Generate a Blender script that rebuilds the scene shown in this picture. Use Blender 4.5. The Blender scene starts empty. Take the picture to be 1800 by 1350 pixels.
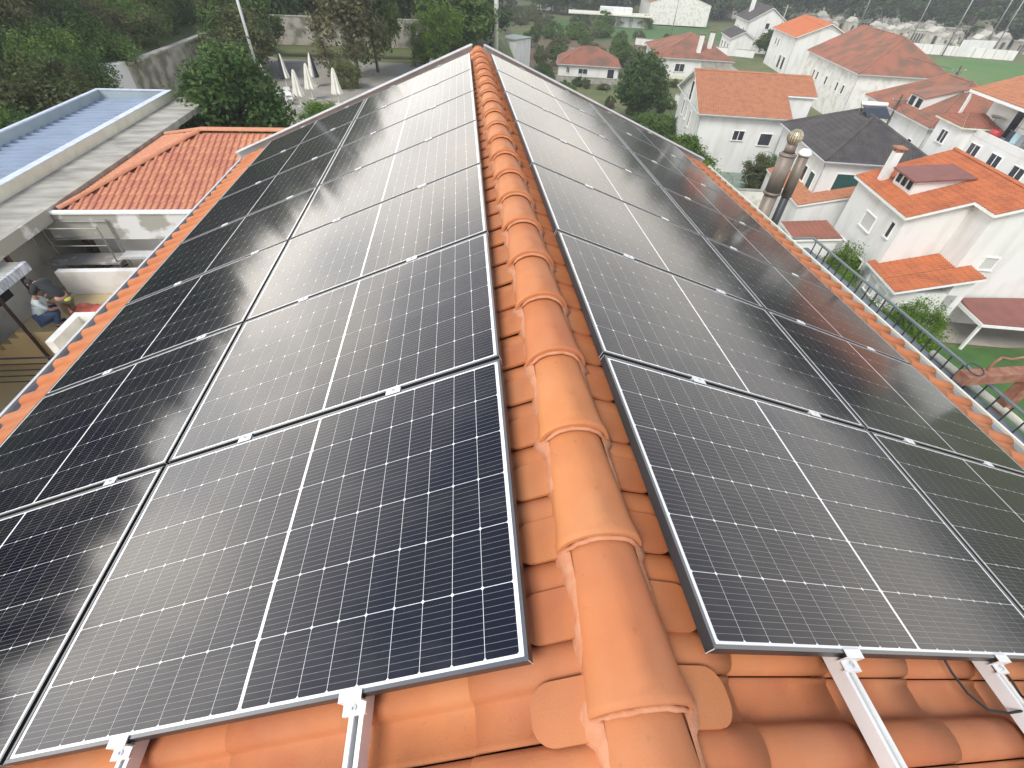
import bpy, bmesh, math, random
import numpy as np
from mathutils import Vector, Matrix
random.seed(7); np.random.seed(7)
sc = bpy.context.scene
COL = sc.collection
R = math.radians

# ------------------------------------------------------------------ camera
cam_d = bpy.data.cameras.new('camera'); cam = bpy.data.objects.new('camera', cam_d); COL.objects.link(cam)
sc.camera = cam
yaw, pit, rol = 0.1317, -0.7630, 0.0512
_f = Vector((math.sin(yaw)*math.cos(pit), math.cos(yaw)*math.cos(pit), math.sin(pit)))
_r = Vector((math.cos(yaw), -math.sin(yaw), 0)); _u = _r.cross(_f)
_r2 = _r*math.cos(rol) + _u*math.sin(rol); _u2 = -_r*math.sin(rol) + _u*math.cos(rol)
cam.matrix_world = Matrix(((_r2.x, _u2.x, -_f.x, -0.177), (_r2.y, _u2.y, -_f.y, -0.347), (_r2.z, _u2.z, -_f.z, 1.283), (0, 0, 0, 1)))
cam_d.sensor_width = 36; cam_d.lens = 16.36; cam_d.clip_start = 0.05; cam_d.clip_end = 6000

# ------------------------------------------------------------------ world, sun, exposure
SUN_EL, SUN_AZ = 50, 222
BANK_EL, BANK_AZ = 13, 302      # middle of the sunlit cloud bank opposite          # azimuth clockwise from +Y
w = bpy.data.worlds.new('World'); sc.world = w; w.use_nodes = True
nt = w.node_tree; nt.nodes.clear()
out = nt.nodes.new('ShaderNodeOutputWorld'); bg = nt.nodes.new('ShaderNodeBackground')
sky = nt.nodes.new('ShaderNodeTexSky'); sky.sky_type = 'NISHITA'; sky.sun_disc = False
sky.sun_elevation = R(SUN_EL); sky.sun_rotation = R(SUN_AZ); sky.dust_density = .6; sky.air_density = 1.3
tc = nt.nodes.new('ShaderNodeTexCoord'); mp = nt.nodes.new('ShaderNodeMapping'); mp.inputs['Scale'].default_value = (1.3, 1.3, 3.2)
n1 = nt.nodes.new('ShaderNodeTexNoise'); n1.inputs['Scale'].default_value = 1.7; n1.inputs['Detail'].default_value = 7; n1.inputs['Roughness'].default_value = .55
rp = nt.nodes.new('ShaderNodeValToRGB')
rp.color_ramp.elements[0].position = .32; rp.color_ramp.elements[0].color = (.68, .68, .68, 1)
rp.color_ramp.elements[1].position = .56; rp.color_ramp.elements[1].color = (.97, .97, .97, 1)
n2 = nt.nodes.new('ShaderNodeTexNoise'); n2.inputs['Scale'].default_value = 2.6; n2.inputs['Detail'].default_value = 6
rc = nt.nodes.new('ShaderNodeValToRGB')
rc.color_ramp.elements[0].position = .3; rc.color_ramp.elements[0].color = (5.4, 5.25, 5.1, 1)
rc.color_ramp.elements[1].position = .68; rc.color_ramp.elements[1].color = (8.6, 8.0, 7.1, 1)
mx = nt.nodes.new('ShaderNodeMix'); mx.data_type = 'RGBA'
nt.links.new(tc.outputs['Generated'], mp.inputs['Vector'])
nt.links.new(mp.outputs[0], n1.inputs['Vector']); nt.links.new(mp.outputs[0], n2.inputs['Vector'])
nt.links.new(n1.outputs['Fac'], rp.inputs[0]); nt.links.new(n2.outputs['Fac'], rc.inputs[0])
nt.links.new(rp.outputs[0], mx.inputs[0]); sk_ = nt.nodes.new('ShaderNodeVectorMath'); sk_.operation = 'SCALE'; sk_.inputs['Scale'].default_value = .6; nt.links.new(sky.outputs[0], sk_.inputs[0]); nt.links.new(sk_.outputs[0], mx.inputs[6]); nt.links.new(rc.outputs[0], mx.inputs[7])
# bright haze low over the horizon, thinning upwards
sz_ = nt.nodes.new('ShaderNodeSeparateXYZ'); nt.links.new(tc.outputs['Generated'], sz_.inputs[0])
rh = nt.nodes.new('ShaderNodeValToRGB'); rh.color_ramp.elements[0].position = 0; rh.color_ramp.elements[0].color = (1,1,1,1)
rh.color_ramp.elements[1].position = .9; rh.color_ramp.elements[1].color = (.05,.05,.05,1); e_ = rh.color_ramp.elements.new(.26); e_.color = (.97,.97,.97,1); e_ = rh.color_ramp.elements.new(.42); e_.color = (.5,.5,.5,1); e_ = rh.color_ramp.elements.new(.56); e_.color = (.10,.10,.10,1)
nt.links.new(sz_.outputs['Z'], rh.inputs[0]); mm = nt.nodes.new('ShaderNodeMath'); mm.operation = 'MULTIPLY'
_g = Vector((math.sin(R(BANK_AZ))*math.cos(R(BANK_EL)), math.cos(R(BANK_AZ))*math.cos(R(BANK_EL)), math.sin(R(BANK_EL))))
dt = nt.nodes.new('ShaderNodeVectorMath'); dt.operation = 'DOT_PRODUCT'; dt.inputs[1].default_value = _g; nt.links.new(tc.outputs['Generated'], dt.inputs[0])
cl = nt.nodes.new('ShaderNodeMath'); cl.operation = 'MAXIMUM'; cl.inputs[1].default_value = 0; nt.links.new(dt.outputs['Value'], cl.inputs[0])
pw = nt.nodes.new('ShaderNodeMath'); pw.operation = 'POWER'; pw.inputs[1].default_value = 3; nt.links.new(cl.outputs[0], pw.inputs[0])
ga = nt.nodes.new('ShaderNodeMath'); ga.operation = 'MULTIPLY_ADD'; ga.inputs[1].default_value = 1.75; ga.inputs[2].default_value = 1; nt.links.new(pw.outputs[0], ga.inputs[0])
gm = nt.nodes.new('ShaderNodeVectorMath'); gm.operation = 'SCALE'; nt.links.new(rc.outputs[0], gm.inputs[0]); nt.links.new(ga.outputs[0], gm.inputs['Scale']); nt.links.new(gm.outputs[0], mx.inputs[7])
nt.links.new(rp.outputs[0], mm.inputs[0]); nt.links.new(rh.outputs[0], mm.inputs[1]); nt.links.new(mm.outputs[0], mx.inputs[0])
nt.links.new(mx.outputs[2], bg.inputs['Color']); bg.inputs['Strength'].default_value = 0.15
nt.links.new(bg.outputs[0], out.inputs['Surface'])
sd = bpy.data.lights.new('sun', 'SUN'); sd.energy = 1.7; sd.angle = R(24); sd.color = (1, .95, .87)
sun = bpy.data.objects.new('sun', sd); COL.objects.link(sun)
_sd = Vector((math.sin(R(SUN_AZ))*math.cos(R(SUN_EL)), math.cos(R(SUN_AZ))*math.cos(R(SUN_EL)), math.sin(R(SUN_EL))))
sun.rotation_euler = (-_sd).to_track_quat('-Z', 'Y').to_euler()
sc.view_settings.view_transform = 'Standard'; sc.view_settings.look = 'None'; sc.view_settings.gamma = 1
sc.view_settings.exposure = 0.92; sc.view_settings.use_curve_mapping = False
sc.render.engine = 'CYCLES'
sc.cycles.max_bounces = 6; sc.cycles.diffuse_bounces = 3; sc.cycles.glossy_bounces = 3; sc.cycles.transparent_max_bounces = 6
sc.cycles.volume_bounces = 0

# ------------------------------------------------------------------ helpers
class MB:
    def __init__(s): s.v = []; s.f = []; s.m = []
    def face(s, pts, mi=0):
        b = len(s.v); s.v += [tuple(p) for p in pts]; s.f.append(tuple(range(b, b+len(pts)))); s.m.append(mi)
    def poly(s, v, f, mi=0):
        b = len(s.v); s.v += [tuple(p) for p in v]; s.f += [tuple(b+i for i in q) for q in f]; s.m += [mi]*len(f)
    def box(s, x0, x1, y0, y1, z0, z1, mi=0, M=None):
        p = [(x0,y0,z0),(x1,y0,z0),(x1,y1,z0),(x0,y1,z0),(x0,y0,z1),(x1,y0,z1),(x1,y1,z1),(x0,y1,z1)]
        if M is not None: p = [tuple(M @ Vector(q)) for q in p]
        s.poly(p, [(0,3,2,1),(4,5,6,7),(0,1,5,4),(1,2,6,5),(2,3,7,6),(3,0,4,7)], mi)
    def bar(s, a, b, wx, wz=None, mi=0):
        a = Vector(a); b = Vector(b); d = (b-a); L = d.length; d.normalize()
        up = Vector((0,0,1)) if abs(d.z) < .95 else Vector((0,1,0))
        x = d.cross(up).normalized(); z = x.cross(d); wz = wz or wx
        M = Matrix(((x.x, d.x, z.x, a.x), (x.y, d.y, z.y, a.y), (x.z, d.z, z.z, a.z), (0,0,0,1)))
        s.box(-wx/2, wx/2, 0, L, -wz/2, wz/2, mi, M)
    def tube(s, pts, r, n=8, mi=0, cap=True):
        pts = [Vector(p) for p in pts]; rr = r if isinstance(r, (list, tuple)) else [r]*len(pts)
        rings = []; base = len(s.v)
        for i, p in enumerate(pts):
            d = (pts[min(i+1, len(pts)-1)] - pts[max(i-1, 0)]).normalized()
            up = Vector((0,0,1)) if abs(d.z) < .9 else Vector((0,1,0))
            x = d.cross(up).normalized(); y = x.cross(d)
            for k in range(n):
                a = 2*math.pi*k/n; s.v.append(tuple(p + (x*math.cos(a)+y*math.sin(a))*rr[i]))
        for i in range(len(pts)-1):
            for k in range(n):
                a = base+i*n+k; b = base+i*n+(k+1) % n
                s.f.append((a, b, b+n, a+n)); s.m.append(mi)
        if cap:
            s.f.append(tuple(base+k for k in reversed(range(n)))); s.m.append(mi)
            s.f.append(tuple(base+(len(pts)-1)*n+k for k in range(n))); s.m.append(mi)
    def lathe(s, c, prof, n=20, mi=0):
        base = len(s.v); c = Vector(c)
        for (r, z) in prof:
            for k in range(n):
                a = 2*math.pi*k/n; s.v.append((c.x+r*math.cos(a), c.y+r*math.sin(a), c.z+z))
        for i in range(len(prof)-1):
            for k in range(n):
                a = base+i*n+k; b = base+i*n+(k+1) % n
                s.f.append((a, b, b+n, a+n)); s.m.append(mi)
    def prism(s, poly, z0, z1, mi=0, M=None):
        n = len(poly); p = [(x, y, z0) for x, y in poly] + [(x, y, z1) for x, y in poly]
        if M is not None: p = [tuple(M @ Vector(q)) for q in p]
        s.poly(p, [tuple(reversed(range(n))), tuple(range(n, 2*n))] + [(i, (i+1) % n, n+(i+1) % n, n+i) for i in range(n)], mi)
    def mesh(s, name, mats, smooth=False):
        me = bpy.data.meshes.new(name); me.from_pydata(s.v, [], s.f); me.update()
        for m in (mats if isinstance(mats, (list, tuple)) else [mats]): me.materials.append(m)
        if any(s.m): me.polygons.foreach_set('material_index', s.m)
        if smooth: me.polygons.foreach_set('use_smooth', [True]*len(me.polygons))
        return me
    def build(s, name, mats, parent=None, smooth=False, **k):
        return link(name, s.mesh(name, mats, smooth), parent, **k)

def link(name, me, parent=None, loc=None, rot=None, kind=None):
    o = bpy.data.objects.new(name, me); COL.objects.link(o)
    if parent is not None: o.parent = parent
    if loc is not None: o.location = loc
    if rot is not None: o.rotation_euler = rot
    if kind: o['kind'] = kind
    return o
def tag(o, label, cat, group=None):
    o['label'] = label; o['category'] = cat
    if group: o['group'] = group
    return o
def thing(name, label, cat, loc=(0,0,0), rz=0, group=None, M=None):
    o = bpy.data.objects.new(name, None); COL.objects.link(o); o.empty_display_size = .2
    if M is not None: o.matrix_world = M
    else: o.location = loc; o.rotation_euler = (0,0,rz)
    return tag(o, label, cat, group)

# ------------------------------------------------------------------ materials
MATS = {}
def mat(name, col, rough=.6, metal=0, var=.12, nscale=3., bump=0., bscale=30., col2=None, spec=.5, rnd=0., speck=0, streak=None, coat=0, coatr=.1, thr=(.4,.7)):
    """principled with two-tone noise, per-object random brightness and fine relief"""
    if name in MATS: return MATS[name]
    m = bpy.data.materials.new(name); m.use_nodes = True; t = m.node_tree; N = t.nodes; Lk = t.links
    p = N['Principled BSDF']; p.inputs['Roughness'].default_value = rough; p.inputs['Metallic'].default_value = metal
    p.inputs['Specular IOR Level'].default_value = spec
    if coat: p.inputs['Coat Weight'].default_value = coat; p.inputs['Coat Roughness'].default_value = coatr
    c = N.new('ShaderNodeTexCoord'); n = N.new('ShaderNodeTexNoise'); n.inputs['Scale'].default_value = nscale; n.inputs['Detail'].default_value = 6
    if streak:
        q = N.new('ShaderNodeMapping'); q.inputs['Scale'].default_value = streak; Lk.new(c.outputs['Object'], q.inputs[0]); Lk.new(q.outputs[0], n.inputs['Vector'])
    else: Lk.new(c.outputs['Object'], n.inputs['Vector'])
    r = N.new('ShaderNodeValToRGB'); r.color_ramp.elements[0].position = thr[0]; r.color_ramp.elements[1].position = thr[1]
    a = col; b = col2 or tuple(x*(1-var) for x in col)
    if not col2: a = tuple(min(1, x*(1+var)) for x in col)
    r.color_ramp.elements[0].color = (*a, 1); r.color_ramp.elements[1].color = (*b, 1)
    Lk.new(n.outputs['Fac'], r.inputs[0]); last = r.outputs[0]
    if rnd:
        oi = N.new('ShaderNodeObjectInfo'); mr = N.new('ShaderNodeMapRange'); mr.inputs[3].default_value = 1-rnd; mr.inputs[4].default_value = 1+rnd
        h = N.new('ShaderNodeHueSaturation'); Lk.new(oi.outputs['Random'], mr.inputs[0]); Lk.new(mr.outputs[0], h.inputs['Value']); Lk.new(last, h.inputs['Color'])
        mh = N.new('ShaderNodeMath'); mh.operation = 'MULTIPLY_ADD'; mh.inputs[1].default_value = .03*min(1, rnd*4); mh.inputs[2].default_value = .5-.015*min(1, rnd*4)
        Lk.new(oi.outputs['Random'], mh.inputs[0]); Lk.new(mh.outputs[0], h.inputs['Hue']); last = h.outputs[0]
    if speck:
        ns = N.new('ShaderNodeTexNoise'); ns.inputs['Scale'].default_value = speck; ns.inputs['Detail'].default_value = 3; Lk.new(c.outputs['Object'], ns.inputs['Vector'])
        rs_ = N.new('ShaderNodeValToRGB'); rs_.color_ramp.elements[0].position = .66; rs_.color_ramp.elements[0].color = (0,0,0,1); rs_.color_ramp.elements[1].position = .76; rs_.color_ramp.elements[1].color = (.3,.3,.3,1)
        n3 = N.new('ShaderNodeTexNoise'); n3.inputs['Scale'].default_value = speck*.08; n3.inputs['Detail'].default_value = 5; g3 = N.new('ShaderNodeNewGeometry'); Lk.new(g3.outputs['Position'], n3.inputs['Vector'])
        r3 = N.new('ShaderNodeValToRGB'); r3.color_ramp.elements[0].position = .45; r3.color_ramp.elements[0].color = (0,0,0,1); r3.color_ramp.elements[1].position = .75; r3.color_ramp.elements[1].color = (.5,.5,.5,1); Lk.new(n3.outputs['Fac'], r3.inputs[0])
        Lk.new(ns.outputs['Fac'], rs_.inputs[0]); ms_ = N.new('ShaderNodeMix'); ms_.data_type = 'RGBA'; ms_.inputs[7].default_value = tuple(x*.45 for x in a)+(1,); Lk.new(rs_.outputs[0], ms_.inputs[0]); Lk.new(last, ms_.inputs[6])
        m4 = N.new('ShaderNodeMix'); m4.data_type = 'RGBA'; m4.inputs[7].default_value = (a[0]*.95, a[1]*1.25, a[2]*1.6, 1); Lk.new(r3.outputs[0], m4.inputs[0]); Lk.new(ms_.outputs[2], m4.inputs[6]); last = m4.outputs[2]
    Lk.new(last, p.inputs['Base Color'])
    if bump:
        n2 = N.new('ShaderNodeTexNoise'); n2.inputs['Scale'].default_value = bscale; n2.inputs['Detail'].default_value = 4
        bp = N.new('ShaderNodeBump'); bp.inputs['Strength'].default_value = bump; bp.inputs['Distance'].default_value = .02
        Lk.new(c.outputs['Object'], n2.inputs['Vector']); Lk.new(n2.outputs['Fac'], bp.inputs['Height']); Lk.new(bp.outputs[0], p.inputs['Normal'])
    MATS[name] = m; return m

tile_new = mat('clay_tile', (.50,.180,.070), .7, var=.1, nscale=5, bump=.10, bscale=160, col2=(.42,.145,.062), rnd=.05, spec=.25, speck=45)
tile_ridge = mat('clay_ridge', (.53,.200,.078), .68, nscale=4, bump=.08, bscale=140, col2=(.44,.155,.067), rnd=.06, spec=.25, speck=38)
tile_annex = mat('clay_annex', (.53,.215,.125), .65, nscale=6, bump=.1, bscale=90, col2=(.45,.17,.095), rnd=.10)
tile_orange = mat('clay_orange', (.46,.140,.050), .7, nscale=1.3, bump=.1, bscale=30, col2=(.34,.10,.042))
tile_pale = mat('clay_pale', (.43,.19,.10), .75, nscale=2.2, bump=.1, bscale=30, col2=(.35,.145,.078))
tile_old = mat('clay_old', (.33,.135,.085), .8, nscale=.6, bump=.1, bscale=25, col2=(.20,.115,.08), thr=(.42,.62))
tile_brown = mat('clay_brown', (.30,.115,.075), .8, nscale=.8, bump=.1, bscale=25, col2=(.22,.10,.07))
tile_bright = mat('clay_bright', (.52,.16,.06), .7, nscale=1, bump=.05, col2=(.45,.14,.055))
sheet_red = mat('red_sheet_roof', (.21,.075,.058), .55, var=.12, nscale=1.5)
tile_black = mat('slate_tile', (.060,.055,.055), .75, nscale=1.2, bump=.1, bscale=25, col2=(.095,.085,.08))
mortar_m = mat('mortar', (.53,.25,.14), .9, nscale=25, bump=.2, bscale=90, col2=(.48,.185,.085))
white_wall = mat('white_render', (.76,.76,.74), .88, nscale=1.2, col2=(.62,.61,.57), bump=.08, bscale=20, streak=(1,1,.3), thr=(.45,.78))
white_dirty = mat('weathered_render', (.78,.77,.73), .9, nscale=1.3, col2=(.55,.53,.47), bump=.1, bscale=20, thr=(.45,.72))
cream = mat('cream_trim', (.72,.70,.58), .7, nscale=2, col2=(.62,.60,.48))
white_paint = mat('white_paint', (.82,.82,.80), .5, var=.04)
concrete = mat('old_concrete', (.40,.385,.34), .92, nscale=1.4, col2=(.24,.23,.195), bump=.3, bscale=14)
concrete_flaky = mat('flaking_concrete', (.66,.66,.63), .9, nscale=1.3, col2=(.35,.34,.29), thr=(.42,.48), bump=.2, bscale=12)
concrete_streak = mat('streaked_concrete', (.46,.44,.38), .92, nscale=1.0, col2=(.24,.225,.19), streak=(.7,2.1,1), thr=(.36,.68), bump=.2)
wall_ret = mat('stained_concrete_wall', (.42,.39,.33), .95, nscale=1.1, col2=(.17,.165,.125), bump=.3, bscale=6, thr=(.40,.60))
blue_sheet = mat('blue_grey_sheet', (.25,.31,.41), .5, var=.08, nscale=1, spec=.4)
blue_wall = mat('blue_grey_parapet', (.33,.39,.42), .7, var=.1, nscale=1)
frame_m = mat('anodised_frame', (.07,.072,.078), .38, metal=.6, var=.05)
frame_top = mat('anodised_frame_lip', (.18,.185,.19), .3, metal=.75, var=.05)
alu = mat('aluminium', (.74,.74,.73), .42, metal=.3, var=.06, nscale=8)
alu_dull = mat('dull_zinc', (.52,.54,.55), .5, metal=.4, var=.1)
galv = mat('galvanised_steel', (.25,.21,.175), .55, metal=.3, nscale=4, col2=(.14,.115,.095), streak=(1.5,1.5,.5), bump=.2, bscale=9)
rubber = mat('black_rubber', (.012,.012,.013), .5)
steel_dark = mat('dark_paint_steel', (.035,.04,.045), .5)
steel_brown = mat('brown_paint_steel', (.05,.022,.025), .5)
scaff = mat('scaffold_steel', (.30,.30,.29), .5, metal=.5)
rust = mat('rusty_steel', (.26,.10,.065), .8, nscale=9, col2=(.36,.20,.13), bump=.3, bscale=60)
dark_glass = mat('window_glass', (.03,.035,.045), .08, var=.1, spec=.8)
green_shutter = mat('green_shutter', (.02,.085,.08), .6)
shutter = mat('roller_shutter', (.58,.59,.56), .6, streak=(.1,.1,14), nscale=6, col2=(.46,.47,.45))
tan_paving = mat('tan_paving', (.66,.50,.27), .9, nscale=.9, col2=(.56,.43,.24), bump=.1, bscale=15)
path_m = mat('concrete_path', (.36,.34,.30), .92, nscale=.6, col2=(.27,.25,.21), bump=.2, bscale=8)
asphalt = mat('asphalt', (.055,.055,.058), .92, nscale=.5, col2=(.075,.075,.075), bump=.3, bscale=20)
grass_bright = mat('lawn', (.065,.15,.03), .95, nscale=.8, col2=(.045,.11,.025), bump=.6, bscale=12)
grass_field = mat('field_grass', (.065,.17,.03), .95, nscale=.09, col2=(.11,.19,.055), bump=.4, bscale=1.5)
garden_m = mat('rough_garden', (.085,.13,.035), .95, nscale=.35, col2=(.165,.15,.07), bump=.6, bscale=3, thr=(.35,.65))
gravel_m = mat('gravel_yard', (.27,.25,.21), .95, nscale=.5, col2=(.34,.31,.26), bump=.6, bscale=25)
soil = mat('brown_soil', (.13,.085,.055), .95, nscale=1.5, col2=(.19,.14,.09), bump=.5, bscale=8)
bark = mat('bark', (.085,.065,.05), .95, bump=.6, bscale=30)
bark_w = mat('whitewashed_bark', (.6,.58,.52), .9, var=.15, nscale=4)
canvas_w = mat('white_canvas', (.76,.74,.66), .85, nscale=2.5, var=.08)
canvas_r = mat('red_canvas', (.62,.06,.04), .85)
canvas_k = mat('dark_canvas', (.03,.03,.045), .85)
net_red = mat('red_barrier_net', (.62,.14,.08), .8, var=.2, nscale=14)
grey_stone = mat('pale_granite', (.52,.50,.44), .8, nscale=.8, col2=(.36,.34,.30), rnd=.18)
skin_m = mat('skin', (.42,.22,.15), .6); cloth_dark = mat('dark_shirt', (.025,.028,.03), .9); hair_m = mat('dark_hair', (.01,.008,.007), .7)
cloth_blue = mat('blue_trousers', (.04,.07,.14), .9); cloth_pale = mat('pale_shirt', (.48,.55,.56), .9); cloth_yel = mat('yellow_green_cloth', (.45,.52,.08), .9)
cloth_brown = mat('brown_trousers', (.11,.09,.06), .9)
cable_m = rubber

# solar cell: dark silicon with ten fine busbars and glass on top (coat)
def cell_mat():
    m = bpy.data.materials.new('silicon_cell'); m.use_nodes = True; t = m.node_tree; N = t.nodes; Lk = t.links; p = N['Principled BSDF']
    p.inputs['Roughness'].default_value = .35; p.inputs['Specular IOR Level'].default_value = 0
    p.inputs['Coat Weight'].default_value = 1; p.inputs['Coat IOR'].default_value = 1.48
    c = N.new('ShaderNodeTexCoord'); sx = N.new('ShaderNodeSeparateXYZ'); Lk.new(c.outputs['Object'], sx.inputs[0])
    a = N.new('ShaderNodeMath'); a.operation = 'MULTIPLY_ADD'; a.inputs[1].default_value = 1/.01813; a.inputs[2].default_value = 20.5; Lk.new(sx.outputs['Y'], a.inputs[0])
    fr = N.new('ShaderNodeMath'); fr.operation = 'FRACT'; Lk.new(a.outputs[0], fr.inputs[0])
    s1 = N.new('ShaderNodeMath'); s1.operation = 'SUBTRACT'; s1.inputs[1].default_value = .5; Lk.new(fr.outputs[0], s1.inputs[0])
    ab = N.new('ShaderNodeMath'); ab.operation = 'ABSOLUTE'; Lk.new(s1.outputs[0], ab.inputs[0])
    lt = N.new('ShaderNodeMath'); lt.operation = 'LESS_THAN'; lt.inputs[1].default_value = .030; Lk.new(ab.outputs[0], lt.inputs[0])
    oi = N.new('ShaderNodeObjectInfo'); r = N.new('ShaderNodeValToRGB')
    r.color_ramp.elements[0].color = (.0030,.0036,.0120,1); r.color_ramp.elements[1].color = (.0055,.0050,.0105,1); Lk.new(oi.outputs['Random'], r.inputs[0])
    mx = N.new('ShaderNodeMix'); mx.data_type = 'RGBA'; mx.inputs[7].default_value = (.19,.185,.185,1)
    Lk.new(lt.outputs[0], mx.inputs[0]); Lk.new(r.outputs[0], mx.inputs[6]); Lk.new(mx.outputs[2], p.inputs['Base Color'])
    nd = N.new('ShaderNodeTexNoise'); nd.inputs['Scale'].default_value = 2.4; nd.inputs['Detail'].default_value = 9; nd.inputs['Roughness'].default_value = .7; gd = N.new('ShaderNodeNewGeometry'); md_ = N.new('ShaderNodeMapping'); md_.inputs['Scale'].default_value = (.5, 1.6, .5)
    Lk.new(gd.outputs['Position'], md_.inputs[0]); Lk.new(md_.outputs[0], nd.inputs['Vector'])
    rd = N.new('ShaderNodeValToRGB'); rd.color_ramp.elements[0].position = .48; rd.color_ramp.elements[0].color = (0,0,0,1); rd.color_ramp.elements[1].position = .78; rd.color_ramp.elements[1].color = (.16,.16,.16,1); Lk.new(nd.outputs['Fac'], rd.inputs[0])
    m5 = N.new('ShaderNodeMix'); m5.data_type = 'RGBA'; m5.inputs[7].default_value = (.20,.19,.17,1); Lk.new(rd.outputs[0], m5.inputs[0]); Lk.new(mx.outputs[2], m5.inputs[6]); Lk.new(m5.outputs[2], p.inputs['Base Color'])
    # dust film varies the gloss a little
    n = N.new('ShaderNodeTexNoise'); n.inputs['Scale'].default_value = .9; n.inputs['Detail'].default_value = 5; g = N.new('ShaderNodeNewGeometry'); Lk.new(g.outputs['Position'], n.inputs['Vector'])
    mr = N.new('ShaderNodeMapRange'); mr.inputs[3].default_value = .07; mr.inputs[4].default_value = .13; Lk.new(n.outputs['Fac'], mr.inputs[0]); Lk.new(mr.outputs[0], p.inputs['Coat Roughness'])
    MATS['silicon_cell'] = m; return m
cell_m = cell_mat()
backsheet = mat('white_backsheet', (.80,.80,.80), .5, var=.01, coat=1, coatr=.1)

def leaf_mat(name, c1, c2, rnd=.22):
    m = bpy.data.materials.new(name); m.use_nodes = True; t = m.node_tree; N = t.nodes; Lk = t.links; p = N['Principled BSDF']
    p.inputs['Roughness'].default_value = .6; p.inputs['Specular IOR Level'].default_value = .3
    oi = N.new('ShaderNodeObjectInfo'); g = N.new('ShaderNodeNewGeometry'); n = N.new('ShaderNodeTexNoise'); n.inputs['Scale'].default_value = .9; n.inputs['Detail'].default_value = 3
    Lk.new(g.outputs['Position'], n.inputs['Vector'])
    r = N.new('ShaderNodeValToRGB'); r.color_ramp.elements[0].position = .35; r.color_ramp.elements[1].position = .65
    r.color_ramp.elements[0].color = (*c1, 1); r.color_ramp.elements[1].color = (*c2, 1)
    ad = N.new('ShaderNodeMath'); ad.operation = 'MULTIPLY_ADD'; ad.inputs[1].default_value = .4; Lk.new(g.outputs['Random Per Island'], ad.inputs[0])
    s_ = N.new('ShaderNodeMath'); s_.operation = 'SUBTRACT'; s_.inputs[1].default_value = .2; Lk.new(n.outputs['Fac'], s_.inputs[0]); Lk.new(s_.outputs[0], ad.inputs[2])
    Lk.new(ad.outputs[0], r.inputs[0])
    h = N.new('ShaderNodeHueSaturation'); mr = N.new('ShaderNodeMapRange'); mr.inputs[3].default_value = 1-rnd; mr.inputs[4].default_value = 1+rnd
    Lk.new(oi.outputs['Random'], mr.inputs[0]); Lk.new(mr.outputs[0], h.inputs['Value']); Lk.new(r.outputs[0], h.inputs['Color'])
    Lk.new(h.outputs[0], p.inputs['Base Color'])
    tr = N.new('ShaderNodeBsdfTranslucent'); Lk.new(h.outputs[0], tr.inputs['Color']); ms = N.new('ShaderNodeMixShader'); ms.inputs[0].default_value = .38
    Lk.new(p.outputs[0], ms.inputs[1]); Lk.new(tr.outputs[0], ms.inputs[2]); Lk.new(ms.outputs[0], N['Material Output'].inputs['Surface'])
    MATS[name] = m; return m
leaf_dark = leaf_mat('leaf_dark', (.036,.086,.020), (.092,.155,.038))
leaf_mid = leaf_mat('leaf_mid', (.058,.120,.022), (.130,.205,.042))
leaf_bright = leaf_mat('leaf_bright', (.090,.175,.018), (.165,.275,.035))
leaf_olive = leaf_mat('leaf_olive', (.085,.105,.035), (.155,.170,.060))
leaf_brown = leaf_mat('leaf_brown', (.115,.095,.060), (.150,.165,.055))
leaf_yellow = leaf_mat('leaf_yellow', (.13,.15,.025), (.24,.25,.05))
leaf_grey = leaf_mat('leaf_grey', (.052,.095,.045), (.105,.155,.070))
LEAF = dict(dark=leaf_dark, mid=leaf_mid, bright=leaf_bright, olive=leaf_olive, brown=leaf_brown, yellow=leaf_yellow, grey=leaf_grey)

# ------------------------------------------------------------------ terrain
GL, GR = -8.5, -16.0
def sstep(a, b, x):
    t = np.clip((x-a)/(b-a), 0, 1); return t*t*(3-2*t)
def terrain(x, y):
    x = np.asarray(x, float); y = np.asarray(y, float)
    xb = 2 + .045*np.maximum(y, 0)
    z = GL + (GR-GL)*sstep(0, 1, (x-xb)/6.0)
    # hillside to the left, held up by the long concrete wall
    s = np.maximum(0, -18.2-x); hill = np.where(s < 6, s*.55, 3.3+np.minimum(s-6, 16)*.17)
    s2 = np.maximum(0, -21.9-x); hill2 = np.where(s2 < .5, s2*5.2, 2.6+np.minimum(s2-.5, 16)*.21)
    k = sstep(34, 38, y)*(1-sstep(57, 61, y)); hill = hill*(1-k)+hill2*k
    k2 = sstep(60, 66, y)
    hill3 = np.minimum(np.maximum(0, -26-x), 20)*.22
    hill = hill*(1-k2)+hill3*k2
    z = z+hill
    d = np.hypot(x, y)
    z = z + 5*sstep(380, 1100, d) + 2.2*np.sin(x*.013)*np.cos(y*.017)*sstep(140, 300, d)
    return z
def tz(x, y): return float(terrain(x, y))
g = np.concatenate([-np.geomspace(1600, 62, 34), np.linspace(-60, 60, 121), np.geomspace(62, 1600, 34)])
gy = np.concatenate([-np.geomspace(1600, 22, 14), np.linspace(-20, 130, 121), np.geomspace(132, 1600, 40)])
X, Y = np.meshgrid(g, gy); Z = terrain(X, Y); nx, ny = len(g), len(gy)
vv = np.stack([X.ravel(), Y.ravel(), Z.ravel()], 1)
idx = np.arange(nx*ny).reshape(ny, nx)
ff = np.stack([idx[:-1,:-1].ravel(), idx[:-1,1:].ravel(), idx[1:,1:].ravel(), idx[1:,:-1].ravel()], 1)
me = bpy.data.meshes.new('ground'); me.from_pydata(vv.tolist(), [], ff.tolist()); me.materials.append(garden_m)
me.polygons.foreach_set('use_smooth', [True]*len(me.polygons))
link('ground', me, kind='structure')

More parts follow.
